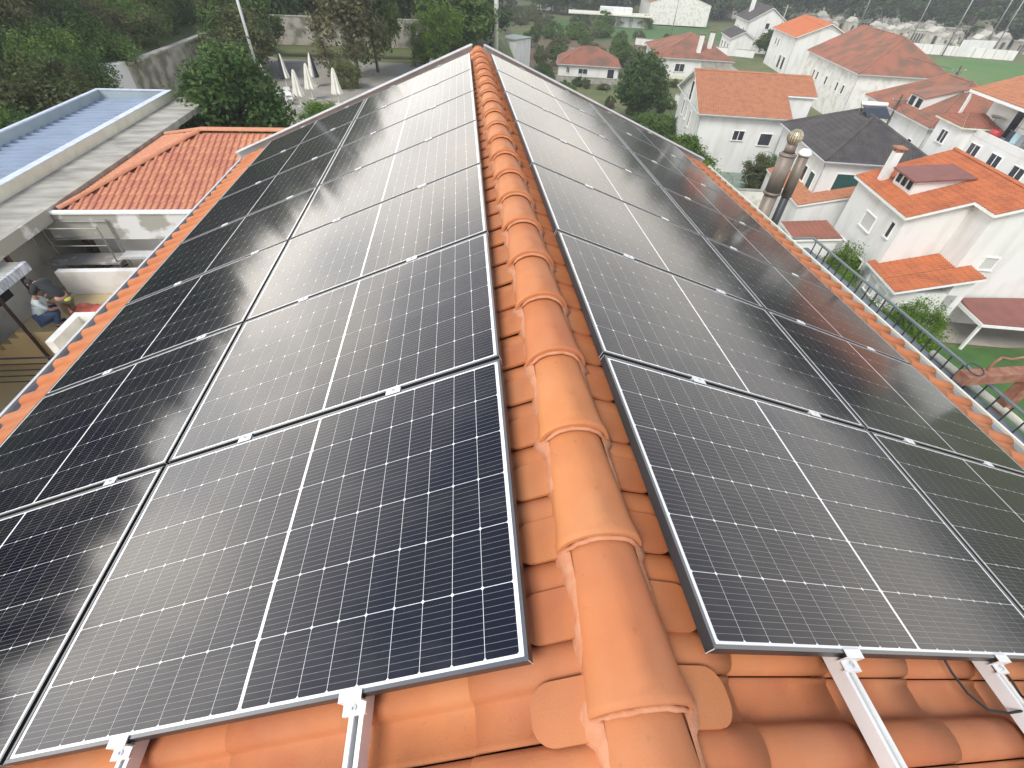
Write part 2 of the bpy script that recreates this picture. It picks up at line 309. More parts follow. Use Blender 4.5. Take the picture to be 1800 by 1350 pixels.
def patch(name, pts, m, dz=.03, res=2.0, kind='structure'):
    """a ground sheet following the terrain inside a convex polygon"""
    P = np.array(pts, float); bm = bmesh.new()
    x0, y0 = P.min(0); x1, y1 = P.max(0); nx = max(2, int((x1-x0)/res)+1); ny = max(2, int((y1-y0)/res)+1)
    gr = [[bm.verts.new((x0+(x1-x0)*i/(nx-1), y0+(y1-y0)*j/(ny-1), 0)) for i in range(nx)] for j in range(ny)]
    for j in range(ny-1):
        for i in range(nx-1): bm.faces.new((gr[j][i], gr[j][i+1], gr[j+1][i+1], gr[j+1][i]))
    area = sum(P[i][0]*P[(i+1) % len(P)][1]-P[(i+1) % len(P)][0]*P[i][1] for i in range(len(P)))
    if area < 0: P = P[::-1]
    for i in range(len(P)):
        a, b = P[i], P[(i+1) % len(P)]; n = Vector((b[1]-a[1], -(b[0]-a[0]), 0)).normalized()
        bmesh.ops.bisect_plane(bm, geom=bm.verts[:]+bm.edges[:]+bm.faces[:], plane_co=(a[0], a[1], 0), plane_no=n, clear_outer=True)
    for v in bm.verts: v.co.z = tz(v.co.x, v.co.y)+dz
    me = bpy.data.meshes.new(name); bm.to_mesh(me); bm.free(); me.materials.append(m)
    return link(name, me, kind=kind)
ANG = R(-11.2); CE, SE = math.cos(ANG), math.sin(ANG)
def sxy(o, a, b): return (o[0]+a*CE-b*SE, o[1]+a*SE+b*CE)      # street frame: a east, b north
patch('sports_field', [(92,84),(125,94),(142,112),(139,130),(128,128),(117,136),(98,150),(92,120)], grass_field, .08, 4)
patch('meadow', [(24,140),(52,136),(82,150),(80,168),(30,178)], grass_bright, .06, 4)
patch('gravel_yard', [(-18,34),(-4,34),(0,58),(-21,59)], gravel_m, .05, 1.5)
patch('lawn', [(24,2),(44,0),(50,15.5),(33,19.0),(24,19.5)], grass_bright, .04, 2)
patch('driveway', [(24,19.5),(33,19.0),(50,15.5),(52,26),(26,27)], path_m, .05, 1.5)
patch('street', [(35,30),(42,29),(64,150),(58,151)], path_m, .05, 3)
patch('garden_path', [(16,40),(36,44),(36,49),(16,47)], path_m, .05, 2)
patch('orchard_ground', [(10,100),(45,104),(50,132),(12,140)], soil, .05, 4)

# ------------------------------------------------------------------ our roof
TH = .372; T_P = 1.154; PL, PW, GAP = 1.722, 1.134, .02
TP = .222; SL = .385
def basis(side, skew=0.):
    D = Vector((side*math.cos(TH), 0, -math.sin(TH))); Yv = Vector((0, 1, 0)); n = Vector((side*math.sin(TH), 0, math.cos(TH)))
    return D*math.cos(skew)+Yv*math.sin(skew), Yv*math.cos(skew)-D*math.sin(skew), n
def frameM(side, A, t, y, off, skew=0.):
    """x down the slope, y along the ridge (mirrored on the left), z outward"""
    D, Yv, n = basis(side, skew); yl = Yv if side > 0 else -Yv
    o = A + D*t + Yv*y + n*off
    return Matrix(((D.x, yl.x, n.x, o.x), (D.y, yl.y, n.y, o.y), (D.z, yl.z, n.z, o.z), (0,0,0,1)))
A_ = {-1: Vector((-.054, 0, 0)), 1: Vector((.410, -.020, .022))}
RX = .202; Y_END = 8.72; Y_NEAR = -3.0
house = thing('tiled_roof_building', 'white building under the orange clay roof that carries the solar panels', 'building', (0, 0, 0))
mb = MB(); mb.box(-3.55, 4.05, Y_NEAR+.1, Y_END-.25, -16.2, -1.95); mb.build('wall', white_wall, house)
mb = MB()   # roof deck under the tiles
for s, xe, zz in ((-1, -3.8, -1.70), (1, 4.35, -1.73)):
    mb.poly([(RX,Y_NEAR,-.13),(xe,Y_NEAR,zz),(xe,Y_END-.04,zz),(RX,Y_END-.04,-.13),(RX,Y_NEAR,-.3),(xe,Y_NEAR,zz-.08),(xe,Y_END-.04,zz-.08),(RX,Y_END-.04,-.3)],
            [(0,1,2,3),(7,6,5,4),(0,4,5,1),(3,2,6,7),(1,5,6,2)])
mb.build('roof_deck', tile_brown, house)

def tile_mesh(name, m, p=TP, L=SL+.04, hb=.040, thick=.012, half_barrel=.056, nx=3):
    prof = []
    for k in range(9):
        a = math.pi*k/8; prof.append((-half_barrel*math.cos(a)*1.0, hb*math.sin(a)**.8))
    prof += [(half_barrel+.006, -.004), (half_barrel+.03, -.007), (p-half_barrel-.022, -.007), (p-half_barrel-.010, .004), (p-half_barrel-.004, .001)]
    b = MB(); n = len(prof)
    for i in range(nx+1):
        x = L*i/nx; zt = thick*1.3*i/nx
        for (yy, zz) in prof: b.v.append((x, yy, zz+zt))
    for (yy, zz) in prof: b.v.append((L, yy, zz+thick*1.3-thick))
    for i in range(nx+1):
        for k in range(n-1):
            a = i*n+k; b.f.append((a, a+n, a+n+1, a+1)); b.m.append(0)
    me = b.mesh(name, m)
    sm = [True]*((nx)*(n-1))+[False]*(n-1); me.polygons.foreach_set('use_smooth', sm)
    return me
tmesh = tile_mesh('roof_tile', tile_new)
NC0 = int(math.floor((Y_NEAR-.016)/TP))+1; NC1 = int((Y_END-.06-.016)/TP)
hid = MB(); tvs = np.array([v.co[:] for v in tmesh.vertices]); tfs = [tuple(p.vertices) for p in tmesh.polygons]
cnt = 0
for side, tmax in ((-1, 3.83/1.0), (1, 4.08)):
    A = A_[side]; tcrest = (tmax+.0)/math.cos(TH) if False else None
    t_e = (3.83-.054)/math.cos(TH) if side < 0 else (4.49-.41)/math.cos(TH)
    rows = 12
    for r in range(rows):
        t = t_e-(SL+.04)-SL*r
        if t < -.42: break
        for c in range(NC0, NC1+1):
            y = .016+TP*c
            t_c = max(t, -.172)
            visible = (r == 0 and y > .3) or (t < .12 and y > -.6) or (-.75 < y < .12) or (c == NC1)
            M = frameM(side, A, t_c+random.uniform(-.003, .003), y-A.y, -.144+random.uniform(-.0015, .0015))
            if t_c != t: M = M @ Matrix.Diagonal(((t+SL+.04-t_c)/(SL+.04), 1, 1, 1))
            if visible and cnt < 298 and y > -.75:
                o = link('roof_tile', tmesh, house); o.matrix_world = M; cnt += 1
            else:
                w_ = (np.c_[tvs, np.ones(len(tvs))] @ np.array(M).T)[:, :3]
                hid.poly(w_.tolist(), tfs)
hid.build('roof_tile_field', tile_new, house, smooth=True, kind='stuff')
print('single tiles', cnt)

# plates that close the pans under the ridge
def plate_mesh():
    pts = []; w_, x1 = .135, .258; rr = .055
    for k in range(7): a = -math.pi/2+math.pi/2*k/6; pts.append((x1-rr+rr*math.cos(a), -w_/2+rr+rr*math.sin(a)))
    for k in range(7): a = math.pi/2*k/6; pts.append((x1-rr+rr*math.cos(a), w_/2-rr+rr*math.sin(a)))
    pts += [(.085, w_/2), (.085, -w_/2)]
    b = MB(); b.prism(pts, 0, .012); n = len(pts)
    return b.mesh('ridge_plate', tile_new)
pm = plate_mesh()
for side in (-1, 1):
    for c in range(-4, 39):
        y = .056+TP*c+.0675
        if y > Y_END-.1: break
        D, Yv, n = basis(side); o_ = Vector((RX, 0, -.028))
        o = link('ridge_plate', pm, house)
        M = frameM(side, Vector((RX, 0, -.036)), random.uniform(-.006, .006), y, .024+random.uniform(-.001, .002)); o.matrix_world = M @ Matrix.Rotation(random.uniform(-.02, .02), 4, 'Z')
# ridge tiles
def ridge_mesh():
    b = MB(); n = 16; L = .470
    st = [(0, .104, .092), (.10, .108, .095), (.30, .118, .102), (.40, .123, .106), (.43, .128, .111), (.45, .131, .114), (.470, .131, .114)]
    for inner in (0, 1):
        for (x, rw, rh) in st:
            for k in range(n+1):
                a = math.pi*k/n; q = .014 if inner else 0
                zz = (rh-q)*math.sin(a)**.9 if 0 < k < n else 0
                nub = 0 if inner else .018*math.exp(-((a-math.pi/2)/.22)**2)*(1 if .40 <= x < .45 else (.4 if x == .30 else 0))
                b.v.append(((rw-q)*math.cos(a), -x, zz+nub+x*.030))
    m_ = n+1
    for i in range(len(st)-1):
        for k in range(n): a = i*m_+k; b.f.append((a, a+1, a+m_+1, a+m_)); b.m.append(0)
    o = len(st)*m_; i = len(st)-1
    for k in range(n): a = i*m_+k; b.f.append((a, a+1, o+a+1, o+a)); b.m.append(0)
    me = b.mesh('ridge_tile', tile_ridge); me.polygons.foreach_set('use_smooth', [True]*((len(st)-1)*n)+[False]*n)
    return me
rm = ridge_mesh(); NR = 28; RPITCH = .4165
lips = [-.128+RPITCH*k for k in range(-6, 21)]
for yl in lips:
    o = link('ridge_tile', rm, house, (RX+random.uniform(-.003, .003), yl+.470, -.066)); o.rotation_euler = (0, random.uniform(-.008, .008), random.uniform(-.006, .006))
# end cap of the ridge
mb = MB(); mb.lathe((RX, lips[-1]+.47, -.07), [(.108, 0), (.108, .02), (.09, .07), (.05, .10), (0, .112)], 20); mb.build('ridge_end_tile', tile_ridge, house, True)
# mortar bedding, lumpy strips on both sides and under each lip
mb = MB()
for side in (-1, 1):
    ys = np.arange(-2.0, Y_END-.05, .02); rows_ = []
    for y in ys:
        fr = ((y-lips[0]) % RPITCH)/RPITCH
        wdt = .117+.004*(1-fr) + random.uniform(-.0015, .002) + (.016 if fr > .9 or fr < .07 else 0) + .004*math.sin(y*37)
        inn = .098
        z0 = -.046
        rows_.append([(RX+side*inn, y, z0+.030), (RX+side*(inn+.014), y, z0+.022+random.uniform(-.002, .002)), (RX+side*wdt, y, z0+.004), (RX+side*(wdt+.010), y, z0-.05)])
    b0 = len(mb.v)
    for r_ in rows_: mb.v += r_
    for i in range(len(rows_)-1):
        for k in range(3):
            a = b0+i*4+k; mb.f.append((a, a+1, a+5, a+4) if side < 0 else (a, a+4, a+5, a+1)); mb.m.append(0)
for yl in lips:       # thin bead under each lip
    pts = []
    for k in range(17):
        a = math.pi*k/16; pts.append((RX+.111*math.cos(a), yl-.004+random.uniform(-.002, .002), -.060+.103*math.sin(a)**.9))
    mb.tube(pts, .008, 6)
mb.build('mortar', mortar_m, house, True)
# verge flashing at the far end, gutters and eave boards
mb = MB()
for side, xe, ze in ((-1, -4.02, -1.66), (1, 4.52, -1.72)):
    a = Vector((RX+side*.09, Y_END+.02, .005)); b_ = Vector((xe, Y_END+.02, ze+.03)); mb.bar(a, b_, .035, .11)
    mb.bar(a+Vector((0,-.05,.045)), b_+Vector((0,-.05,.045)), .09, .012)
mb.build('verge_flashing', alu_dull, house)
for side, x0, x1, zt in ((-1, -3.97, -3.88, -1.71), (1, 4.57, 4.66, -1.80)):
    mb = MB(); xa, xb_ = (x0, x1)
    prof = [(xa-.008, zt+.02), (xa, zt+.025), (xa+.006, zt), (xa+.012, zt-.09), (xb_-.02, zt-.09), (xb_, zt-.02), (xb_+.05 if side < 0 else xb_, zt-.02)]
    if side > 0: prof = [(xb_+.008, zt+.02), (xb_, zt+.025), (xb_-.006, zt), (xb_-.012, zt-.09), (xa+.02, zt-.09), (xa, zt-.02), (xa-.12, zt-.02)]
    for i in range(len(prof)-1):
        (p, q), (r_, s_) = prof[i], prof[i+1]
        mb.face([(p, Y_NEAR, q), (p, Y_END, q), (r_, Y_END, s_), (r_, Y_NEAR, s_)])
    mb.build('gutter', mat('gutter_inside',(.38,.40,.42),.6), house)
    mb = MB(); mb.bar((prof[0][0], Y_NEAR, zt+.02), (prof[0][0], Y_END, zt+.02), .026, .026); mb.build('gutter_lip', alu_dull if side < 0 else cream, house)
    mb = MB(); xf = x1 if side < 0 else x0
    mb.box(min(xf, xf-side*.25), max(xf, xf-side*.25), Y_NEAR, Y_END-.02, zt-.28, zt-.12); mb.build('eave_board', white_paint, house)

# ------------------------------------------------------------------ rails, clamps and panels
ORD = ['first', 'second', 'third', 'fourth', 'fifth', 'sixth', 'seventh']
SK = {-1: .0137, 1: .0062}
RT = {-1: (.497, 1.27, 2.066, 2.87), 1: (.52, 1.30, 2.10, 2.92)}
NB = ['closest to the ridge', 'second from the ridge', 'third from the ridge', 'farthest from the ridge']
for side in (-1, 1):
    for ri, t in enumerate(RT[side]):
        sd_ = 'left' if side < 0 else 'right'
        M = frameM(side, A_[side], t, 0, -.035, SK[side])
        root = thing('mounting_rail', 'silver aluminium rail under the %s slope panels, %s' % (sd_, NB[ri]), 'mounting rail', M=M, group='rails carrying the solar panels')
        yd = 1 if side > 0 else -1      # local y points away from us on the right, towards us on the left
        y0, y1 = -.95*yd, 8.25*yd
        ya, yb = min(y0, y1), max(y0, y1)
        mb = MB()
        for (x0, x1, z0, z1) in ((-.022,.022,-.044,-.040), (-.022,-.019,-.040,-.003), (.019,.022,-.040,-.003), (-.022,-.008,-.003,0), (.008,.022,-.003,0), (-.009,-.007,-.018,-.003), (.007,.009,-.018,-.003)):
            mb.box(x0, x1, ya, yb, z0-.001, z1-.001)
        mb.build('rail', alu, root)
        for k in range(0, 9):          # roof hooks under the rail
            yy = (.3+k)*yd; mb = MB(); mb.box(-.018, .018, yy-.02, yy+.02, -.100, -.046); mb.box(-.05, .05, yy-.04, yy+.04, -.108, -.100)
            mb.build('roof_hook', alu_dull, root)
        for k in range(8):             # clamps: ends and between the rows
            yc = (k*T_P-.01)*yd
            mb = MB()
            if k in (0, 7):
                s_ = (-1 if k == 0 else 1)*yd
                yc = (0 if k == 0 else 7*T_P-.02)*yd
                def bx(a, b, z0, z1, hw=.034): mb.box(-hw, hw, min(yc+s_*a, yc+s_*b), max(yc+s_*a, yc+s_*b), z0, z1)
                bx(-.010, .014, .0372, .0402); bx(.010, .014, -.001, .0372); bx(.014, .040, .0095, .0125); bx(.036, .040, -.001, .0095)
                mb.build('end_clamp', alu, root)
                mb = MB(); mb.lathe((0, yc+s_*.025, .0125), [(.008, 0), (.008, .006), (.004, .0065), (.004, .003), (0, .003)], 10); mb.build('bolt', alu_dull, root)
            else:
                mb.box(-.035, .035, yc-.019, yc+.019, .0372, .0402); mb.box(-.035, .035, yc-.008, yc+.008, .001, .0372)
                mb.build('mid_clamp', alu, root)
                mb = MB(); mb.lathe((0, yc, .0402), [(.007, 0), (.007, .005), (.003, .0055), (.003, .002), (0, .002)], 8); mb.build('bolt', alu_dull, root)
# panel meshes
def frame_mesh():
    b = MB(); H = .035; lp = .011
    for (x0, x1, y0, y1) in ((0, PL, 0, lp), (0, PL, PW-lp, PW), (0, lp, lp, PW-lp), (PL-lp, PL, lp, PW-lp)):
        b.box(x0, x1, y0, y1, -H, -.0008, 0); b.box(x0+.0005, x1-.0005, y0+.0005, y1-.0005, -.0008, 0, 1)
    # mitred corner joints show as fine bright seams
    for (cx, cy) in ((0, 0), (PL, 0), (0, PW), (PL, PW)):
        b.box(cx-.0008, cx+.0008, cy-.0008, cy+.0008, -H, -.0005, 2)
    return b.mesh('frame', [frame_m, frame_top, alu])
fm = frame_mesh()
b = MB(); b.box(.010, PL-.010, .010, PW-.010, -.006, -.0022); lam = b.mesh('backsheet', backsheet)
CW, CH, CG = .0909, .1810, .0016
def cell_mesh():
    c = .0048; x, y = CW/2, CH/2
    pts = [(-x+c, -y), (x-c, -y), (x, -y+c), (x, y-c), (x-c, y), (-x+c, y), (-x, y-c), (-x, -y+c)]
    b = MB(); b.prism(pts, -.0003, 0); return b.mesh('cell', cell_m)
cm = cell_mesh(); XM = (PL-2*.024-18*CW-16*CG)   # width of the white middle strip
CELLS = []
for i in range(18):
    x = .024+CW/2+i*(CW+CG)+(XM-CG if i >= 9 else 0)
    for j in range(6):
        CELLS.append((x, .0195+CH/2+j*(CH+.0017)))
for side in (-1, 1):
    for r in range(7):
        for c in range(2):
            t = c*(PL+GAP); y = r*T_P
            if side < 0: M = frameM(side, A_[side], t, y+PW, 0, SK[side])
            else: M = frameM(side, A_[side], t, y, 0, SK[side])
            if side < 0:   # keep skewed placement exact: origin at the far corner
                D, Yv, n = basis(side, SK[side]); o_ = A_[side]+D*t+Yv*(y+PW); M.translation = o_
            lab = 'black solar panel on the %s slope, %s row from the front, %s' % ('left' if side < 0 else 'right', ORD[r], 'next to the ridge' if c == 0 else 'along the eave')
            root = thing('solar_module', lab, 'solar panel', M=M, group='solar panels on the tiled roof')
            link('frame', fm, root); link('backsheet', lam, root)
            for (x, yy) in CELLS: link('cell', cm, root, (x, yy, -.0018))
# loose cable at the lower right and small debris
mb = MB(); A = A_[1]
def rp_(t, y, off): D, Yv, n = basis(1); return A+D*t+Yv*y+n*off
mb.tube([rp_(1.06,.03,-.05), rp_(1.09,-.02,-.07), rp_(1.13,-.075,-.085), rp_(1.19,-.12,-.09), rp_(1.25,-.135,-.07), rp_(1.30,-.135,-.025), rp_(1.36,-.12,-.03), rp_(1.41,-.085,-.07), rp_(1.40,-.045,-.06), rp_(1.36,-.02,-.045), rp_(1.33,.01,-.04)], .004, 8)
tag(mb.build('cable', rubber, None, True), 'thin black loose cable looping out beneath the right slope panels', 'cable')
for (t, y, c_, sz, lb) in ((.86, -.235, grey_stone, .009, 'tiny grey chip of mortar lying on a tile right of the ridge'), (1.15, -.165, alu_dull, .010, 'small metal washer lying on a tile near the black cable')):
    p = rp_(t, y, -.152); mb = MB()
    if 'washer' in lb: mb.lathe(p, [(.006, 0), (.012, 0), (.012, .003), (.006, .003)], 12)
    else: mb.box(p.x-sz, p.x+sz, p.y-sz*.5, p.y+sz*.5, p.z, p.z+sz*.6)
    tag(mb.build('washer' if 'washer' in lb else 'mortar_chip', c_), lb, 'washer' if 'washer' in lb else 'chip')

# ------------------------------------------------------------------ roofs with real tile relief
def relief(polys, p=.22, L=.36, hb=.05, st=.02):
    """polys: list of (pts3 ccw, downslope vec). returns MB with corrugated, stepped tiles clipped to each polygon"""
    outb = MB()
    for pts, dn in polys:
        pts = [Vector(q) for q in pts]; dn = Vector(dn).normalized()
        nrm = sum((pts[i].cross(pts[(i+1) % len(pts)]) for i in range(len(pts))), Vector()).normalized()
        if nrm.z < 0: nrm = -nrm; pts = pts[::-1]
        dn = (dn-nrm*dn.dot(nrm)).normalized(); ac = nrm.cross(dn)
        A0 = [(q-pts[0]).dot(ac) for q in pts]; B0 = [(q-pts[0]).dot(dn) for q in pts]
        a0, a1, b0, b1 = min(A0), max(A0), min(B0), max(B0)
        na = int((a1-a0)/p)+2; nb = int((b1-b0)/L)+2
        prof = ((0, 0), (.12, hb*.75), (.28, hb), (.44, hb*.75), (.56, 0), (1, 0))
        cols = []
        for i in range(na):
            cols += [(a0+(i+u)*p, h) for (u, h) in prof[:-1]]
        V = []; F = []; nc = len(cols)
        for j in range(nb):
            bt = b1-(nb-j)*L; bb = bt+L
            for bz, dz in ((bt, .004), (bb, .004+st)):
                for (a, h) in cols:
                    q = pts[0]+ac*a+dn*bz+nrm*(h+dz); V.append(q)
        for j in range(2*nb-1):
            for i in range(nc-1):
                k = j*nc+i; F.append((k, k+nc, k+nc+1, k+1))
        bm = bmesh.new(); bv = [bm.verts.new(q) for q in V]
        for f in F: bm.faces.new([bv[i] for i in f])
        m = len(pts)
        for i in range(m):
            e = pts[(i+1) % m]-pts[i]; no = e.cross(nrm).normalized()
            bmesh.ops.bisect_plane(bm, geom=bm.verts[:]+bm.edges[:]+bm.faces[:], plane_co=pts[i], plane_no=no, clear_outer=True)
        bm.verts.index_update(); b_ = len(outb.v)
        outb.v += [tuple(v.co) for v in bm.verts]; outb.f += [tuple(b_+v.index for v in f.verts) for f in bm.faces]; outb.m += [0]*len(bm.faces)
        bm.free()
    return outb

def half_tube(mb, a, b, r, n=6):
    a = Vector(a); b = Vector(b); d = (b-a).normalized(); x = d.cross(Vector((0,0,1))).normalized(); z = x.cross(d); base = len(mb.v)
    for p in (a, b):
        for k in range(n+1): t = math.pi*k/n; mb.v.append(tuple(p+x*math.cos(t)*r+z*math.sin(t)*r))
    for k in range(n): mb.f.append((base+k, base+k+1, base+n+2+k, base+n+1+k)); mb.m.append(0)

def window(parent, face, a, z, w_, h, w, d, kind='glass', inset=.0, sill=True):
    """face: S,W,N,E of a house of w (east) by d (north); a along the wall, z above the base"""
    F = {'S': lambda a, o: (a, -o), 'N': lambda a, o: (a, d+o), 'W': lambda a, o: (-o, a), 'E': lambda a, o: (w+o, a)}[face]
    def bx(mb, a0, a1, z0, z1, o0, o1):
        p = F(a0, o0); q = F(a1, o1)
        mb.box(min(p[0], q[0]), max(p[0], q[0]), min(p[1], q[1]), max(p[1], q[1]), z0, z1)
    mb = MB(); t = .06
    bx(mb, a-w_/2-t, a+w_/2+t, z+h, z+h+t, .0, .05); bx(mb, a-w_/2-t, a-w_/2, z, z+h, .0, .05); bx(mb, a+w_/2, a+w_/2+t, z, z+h, .0, .05)
    bx(mb, a-w_/2-.1, a+w_/2+.1, z-.07, z, .0, .09)
    if kind == 'glass': bx(mb, a-.025, a+.025, z, z+h, .02, .045)
    fr = mb.build('window', white_paint if kind != 'door' else cream, parent)
    mb = MB(); bx(mb, a-w_/2, a+w_/2, z, z+h, .004, .018)
    mb.build({'glass': 'pane', 'shutter': 'shutter', 'green': 'shutter', 'door': 'door_leaf', 'dark': 'pane'}[kind],
             {'glass': dark_glass, 'dark': dark_glass, 'shutter': shutter, 'green': green_shutter, 'door': steel_brown}[kind], fr)

def chimney(parent, x, y, z0, z1, sx=.5, sy=.5, capm=None):
    mb = MB(); mb.box(x-sx/2, x+sx/2, y-sy/2, y+sy/2, z0, z1); c = mb.build('chimney', white_wall, parent)
    mb = MB()
    for (dx, dy) in ((-1,-1),(1,-1),(1,1),(-1,1)): mb.box(x+dx*(sx/2-.06)-.05, x+dx*(sx/2-.06)+.05, y+dy*(sy/2-.06)-.05, y+dy*(sy/2-.06)+.05, z1, z1+.22)
    mb.box(x-sx/2-.1, x+sx/2+.1, y-sy/2-.1, y+sy/2+.1, z1+.22, z1+.30); mb.build('chimney_cap', capm or tile_brown, c)

def make_house(name, label, O, w, d, zg, ze, roof, tm, wm=None, oh=.35, wins=(), cat='house', ang=ANG, plinth=None, tp=(.22, .36), group=None, soffit=True):
    """O is the near-left eave corner; w east, d north measured at the eaves; returns root in local frame"""
    root = thing(name, label, cat, (O[0], O[1], zg), ang, group)
    H = ze-zg; wm = wm or white_wall
    mb = MB(); x0, x1, y0, y1 = oh, w-oh, oh, d-oh
    kind = roof[0]; polys = []; walls_top = H-.05
    if kind == 'hip':
        _, r, (p1, p2) = roof; a = Vector((*p1, H+r)); b = Vector((*p2, H+r))
        SW, SEc, NE, NW = Vector((0,0,H)), Vector((w,0,H)), Vector((w,d,H)), Vector((0,d,H))
        if abs(p1[0]-p2[0]) > abs(p1[1]-p2[1]):   # ridge east-west: a west end, b east end
            polys = [([SW, SEc, b, a], (0,-1,0)), ([NE, NW, a, b], (0,1,0)), ([NW, SW, a], (-1,0,0)), ([SEc, NE, b], (1,0,0))]
        else:                                     # a south end, b north end
            polys = [([SW, SEc, a], (0,-1,0)), ([NE, NW, b], (0,1,0)), ([NW, SW, a, b], (-1,0,0)), ([SEc, NE, b, a], (1,0,0))]
        mb.box(x0, x1, y0, y1, 0, walls_top)
        caps = [(a, b), (SW, a), (NW, a if abs(p1[0]-p2[0]) > abs(p1[1]-p2[1]) else b), (SEc, b if abs(p1[0]-p2[0]) > abs(p1[1]-p2[1]) else a), (NE, b)]
    elif kind == 'gable_x':                       # ridge runs north-south at x = q
        _, r, q = roof; a = Vector((q,0,H+r)); b = Vector((q,d,H+r))
        polys = [([Vector((0,0,H)), a, b, Vector((0,d,H))], (-1,0,0)), ([a, Vector((w,0,H)), Vector((w,d,H)), b], (1,0,0))]
        for yy in (y0, y1): pass
        mb.poly([(x0,y0,0),(x1,y0,0),(x1,y0,H),(q,y0,H+r-oh*r/q-.02),(x0,y0,H),(x0,y1,0),(x1,y1,0),(x1,y1,H),(q,y1,H+r-oh*r/q-.02),(x0,y1,H)],
                [(0,1,2,3,4),(9,8,7,6,5),(0,4,9,5),(1,6,7,2),(2,7,8,3),(3,8,9,4),(0,5,6,1)])
        caps = [(a, b)]
    elif kind == 'gable_y':                       # ridge east-west at y = q
        _, r, q = roof; a = Vector((0,q,H+r)); b = Vector((w,q,H+r))
        polys = [([Vector((0,0,H)), Vector((w,0,H)), b, a], (0,-1,0)), ([a, b, Vector((w,d,H)), Vector((0,d,H))], (0,1,0))]
        mb.poly([(x0,y0,0),(x0,y1,0),(x0,y1,H),(x0,q,H+r-.14),(x0,y0,H),(x1,y0,0),(x1,y1,0),(x1,y1,H),(x1,q,H+r-.14),(x1,y0,H)],
                [(4,3,2,1,0),(5,6,7,8,9),(0,5,9,4),(1,2,7,6),(2,3,8,7),(3,4,9,8),(0,1,6,5)])
        caps = [(a, b)]
    elif kind == 'mono':                          # rises to the east
        _, r = roof
        polys = [([Vector((0,0,H)), Vector((w,0,H+r)), Vector((w,d,H+r)), Vector((0,d,H))], (-1,0,0))]
        mb.poly([(x0,y0,0),(x1,y0,0),(x1,y0,H+r-.05),(x0,y0,H-.02),(x0,y1,0),(x1,y1,0),(x1,y1,H+r-.05),(x0,y1,H-.02)],
                [(0,1,2,3),(7,6,5,4),(0,3,7,4),(1,5,6,2),(3,2,6,7)])
        caps = []
    mb.build('wall', wm, root)
    sl = MB()
    for pts, dn in polys:
        n = len(pts); dz = Vector((0,0,-.12)); sl.poly([tuple(p-Vector((0,0,.002))) for p in pts]+[tuple(p+dz) for p in pts], [tuple(range(n)), tuple(reversed(range(n, 2*n)))]+[(i, n+i, n+(i+1) % n, (i+1) % n) for i in range(n)])
    ro = sl.build('roof', white_paint if soffit else tm, root)
    rb = relief(polys, *tp); rb.build('roof_tiles', tm, ro, kind='stuff')
    if caps:
        cb = MB()
        for (a, b) in caps: half_tube(cb, a+Vector((0,0,.02)), b+Vector((0,0,.02)), .11)
        cb.build('ridge_cap', tm, ro, True)
    if cat in ('house', 'villa', 'warehouse') and d > 6:
        mb = MB(); mb.tube([(-.02,-.02,H-.02),(x0-.05,y0-.06,H-.45),(x0-.05,y0-.06,0)], .05, 6); mb.build('downpipe', alu_dull, root)
        mb = MB(); mb.tube([(w+.02,-.02,H-.02),(x1+.05,y0-.06,H-.45),(x1+.05,y0-.06,0)], .05, 6); mb.build('downpipe', alu_dull, root)
        mb = MB(); half_tube(mb, (-.03,0,H-.03), (-.03,d,H-.03), .06); half_tube(mb, (0,-.03,H-.03), (w,-.03,H-.03), .06) if kind != 'gable_x' else None; mb.build('gutter', alu_dull, root)
    if plinth:
        mb = MB(); mb.box(x0-.02, x1+.02, y0-.02, y1+.02, 0, plinth[0]); mb.build('plinth', plinth[1], root)
    for wi in wins:
        f, a, z, ww, hh, k = wi
        W_ = thing_local(root, x0, y0)
        window_at(root, f, a, z, ww, hh, x0, y0, x1, y1, k)
    return root
def thing_local(*a): return None
def window_at(root, f, a, z, ww, hh, x0, y0, x1, y1, kind):
    def F(a_, o):
        return {'S': (a_, y0-o), 'N': (a_, y1+o), 'W': (x0-o, a_), 'E': (x1+o, a_)}[f]
    def bx(mb, a0, a1, z0, z1, o0, o1):
        p = F(a0, o0); q = F(a1, o1); mb.box(min(p[0], q[0]), max(p[0], q[0]), min(p[1], q[1]), max(p[1], q[1]), z0, z1)
    mb = MB(); t = .06
    bx(mb, a-ww/2-t, a+ww/2+t, z+hh, z+hh+t, .0, .07); bx(mb, a-ww/2-t, a-ww/2, z, z+hh, .0, .07); bx(mb, a+ww/2, a+ww/2+t, z, z+hh, .0, .07)
    bx(mb, a-ww/2-.1, a+ww/2+.1, z-.07, z, .0, .11)
    if kind == 'glass': bx(mb, a-.03, a+.03, z, z+hh, .02, .05)
    fr = mb.build('door' if kind == 'door' else 'window', white_paint, root)
    mb = MB(); bx(mb, a-ww/2, a+ww/2, z, z+hh, .004, .02)
    mb.build({'glass': 'pane', 'dark': 'pane', 'shutter': 'shutter', 'green': 'shutter', 'door': 'door_leaf', 'ddoor': 'pane'}[kind],
             {'glass': dark_glass, 'dark': dark_glass, 'shutter': shutter, 'green': green_shutter, 'door': steel_brown, 'ddoor': dark_glass}[kind], fr)

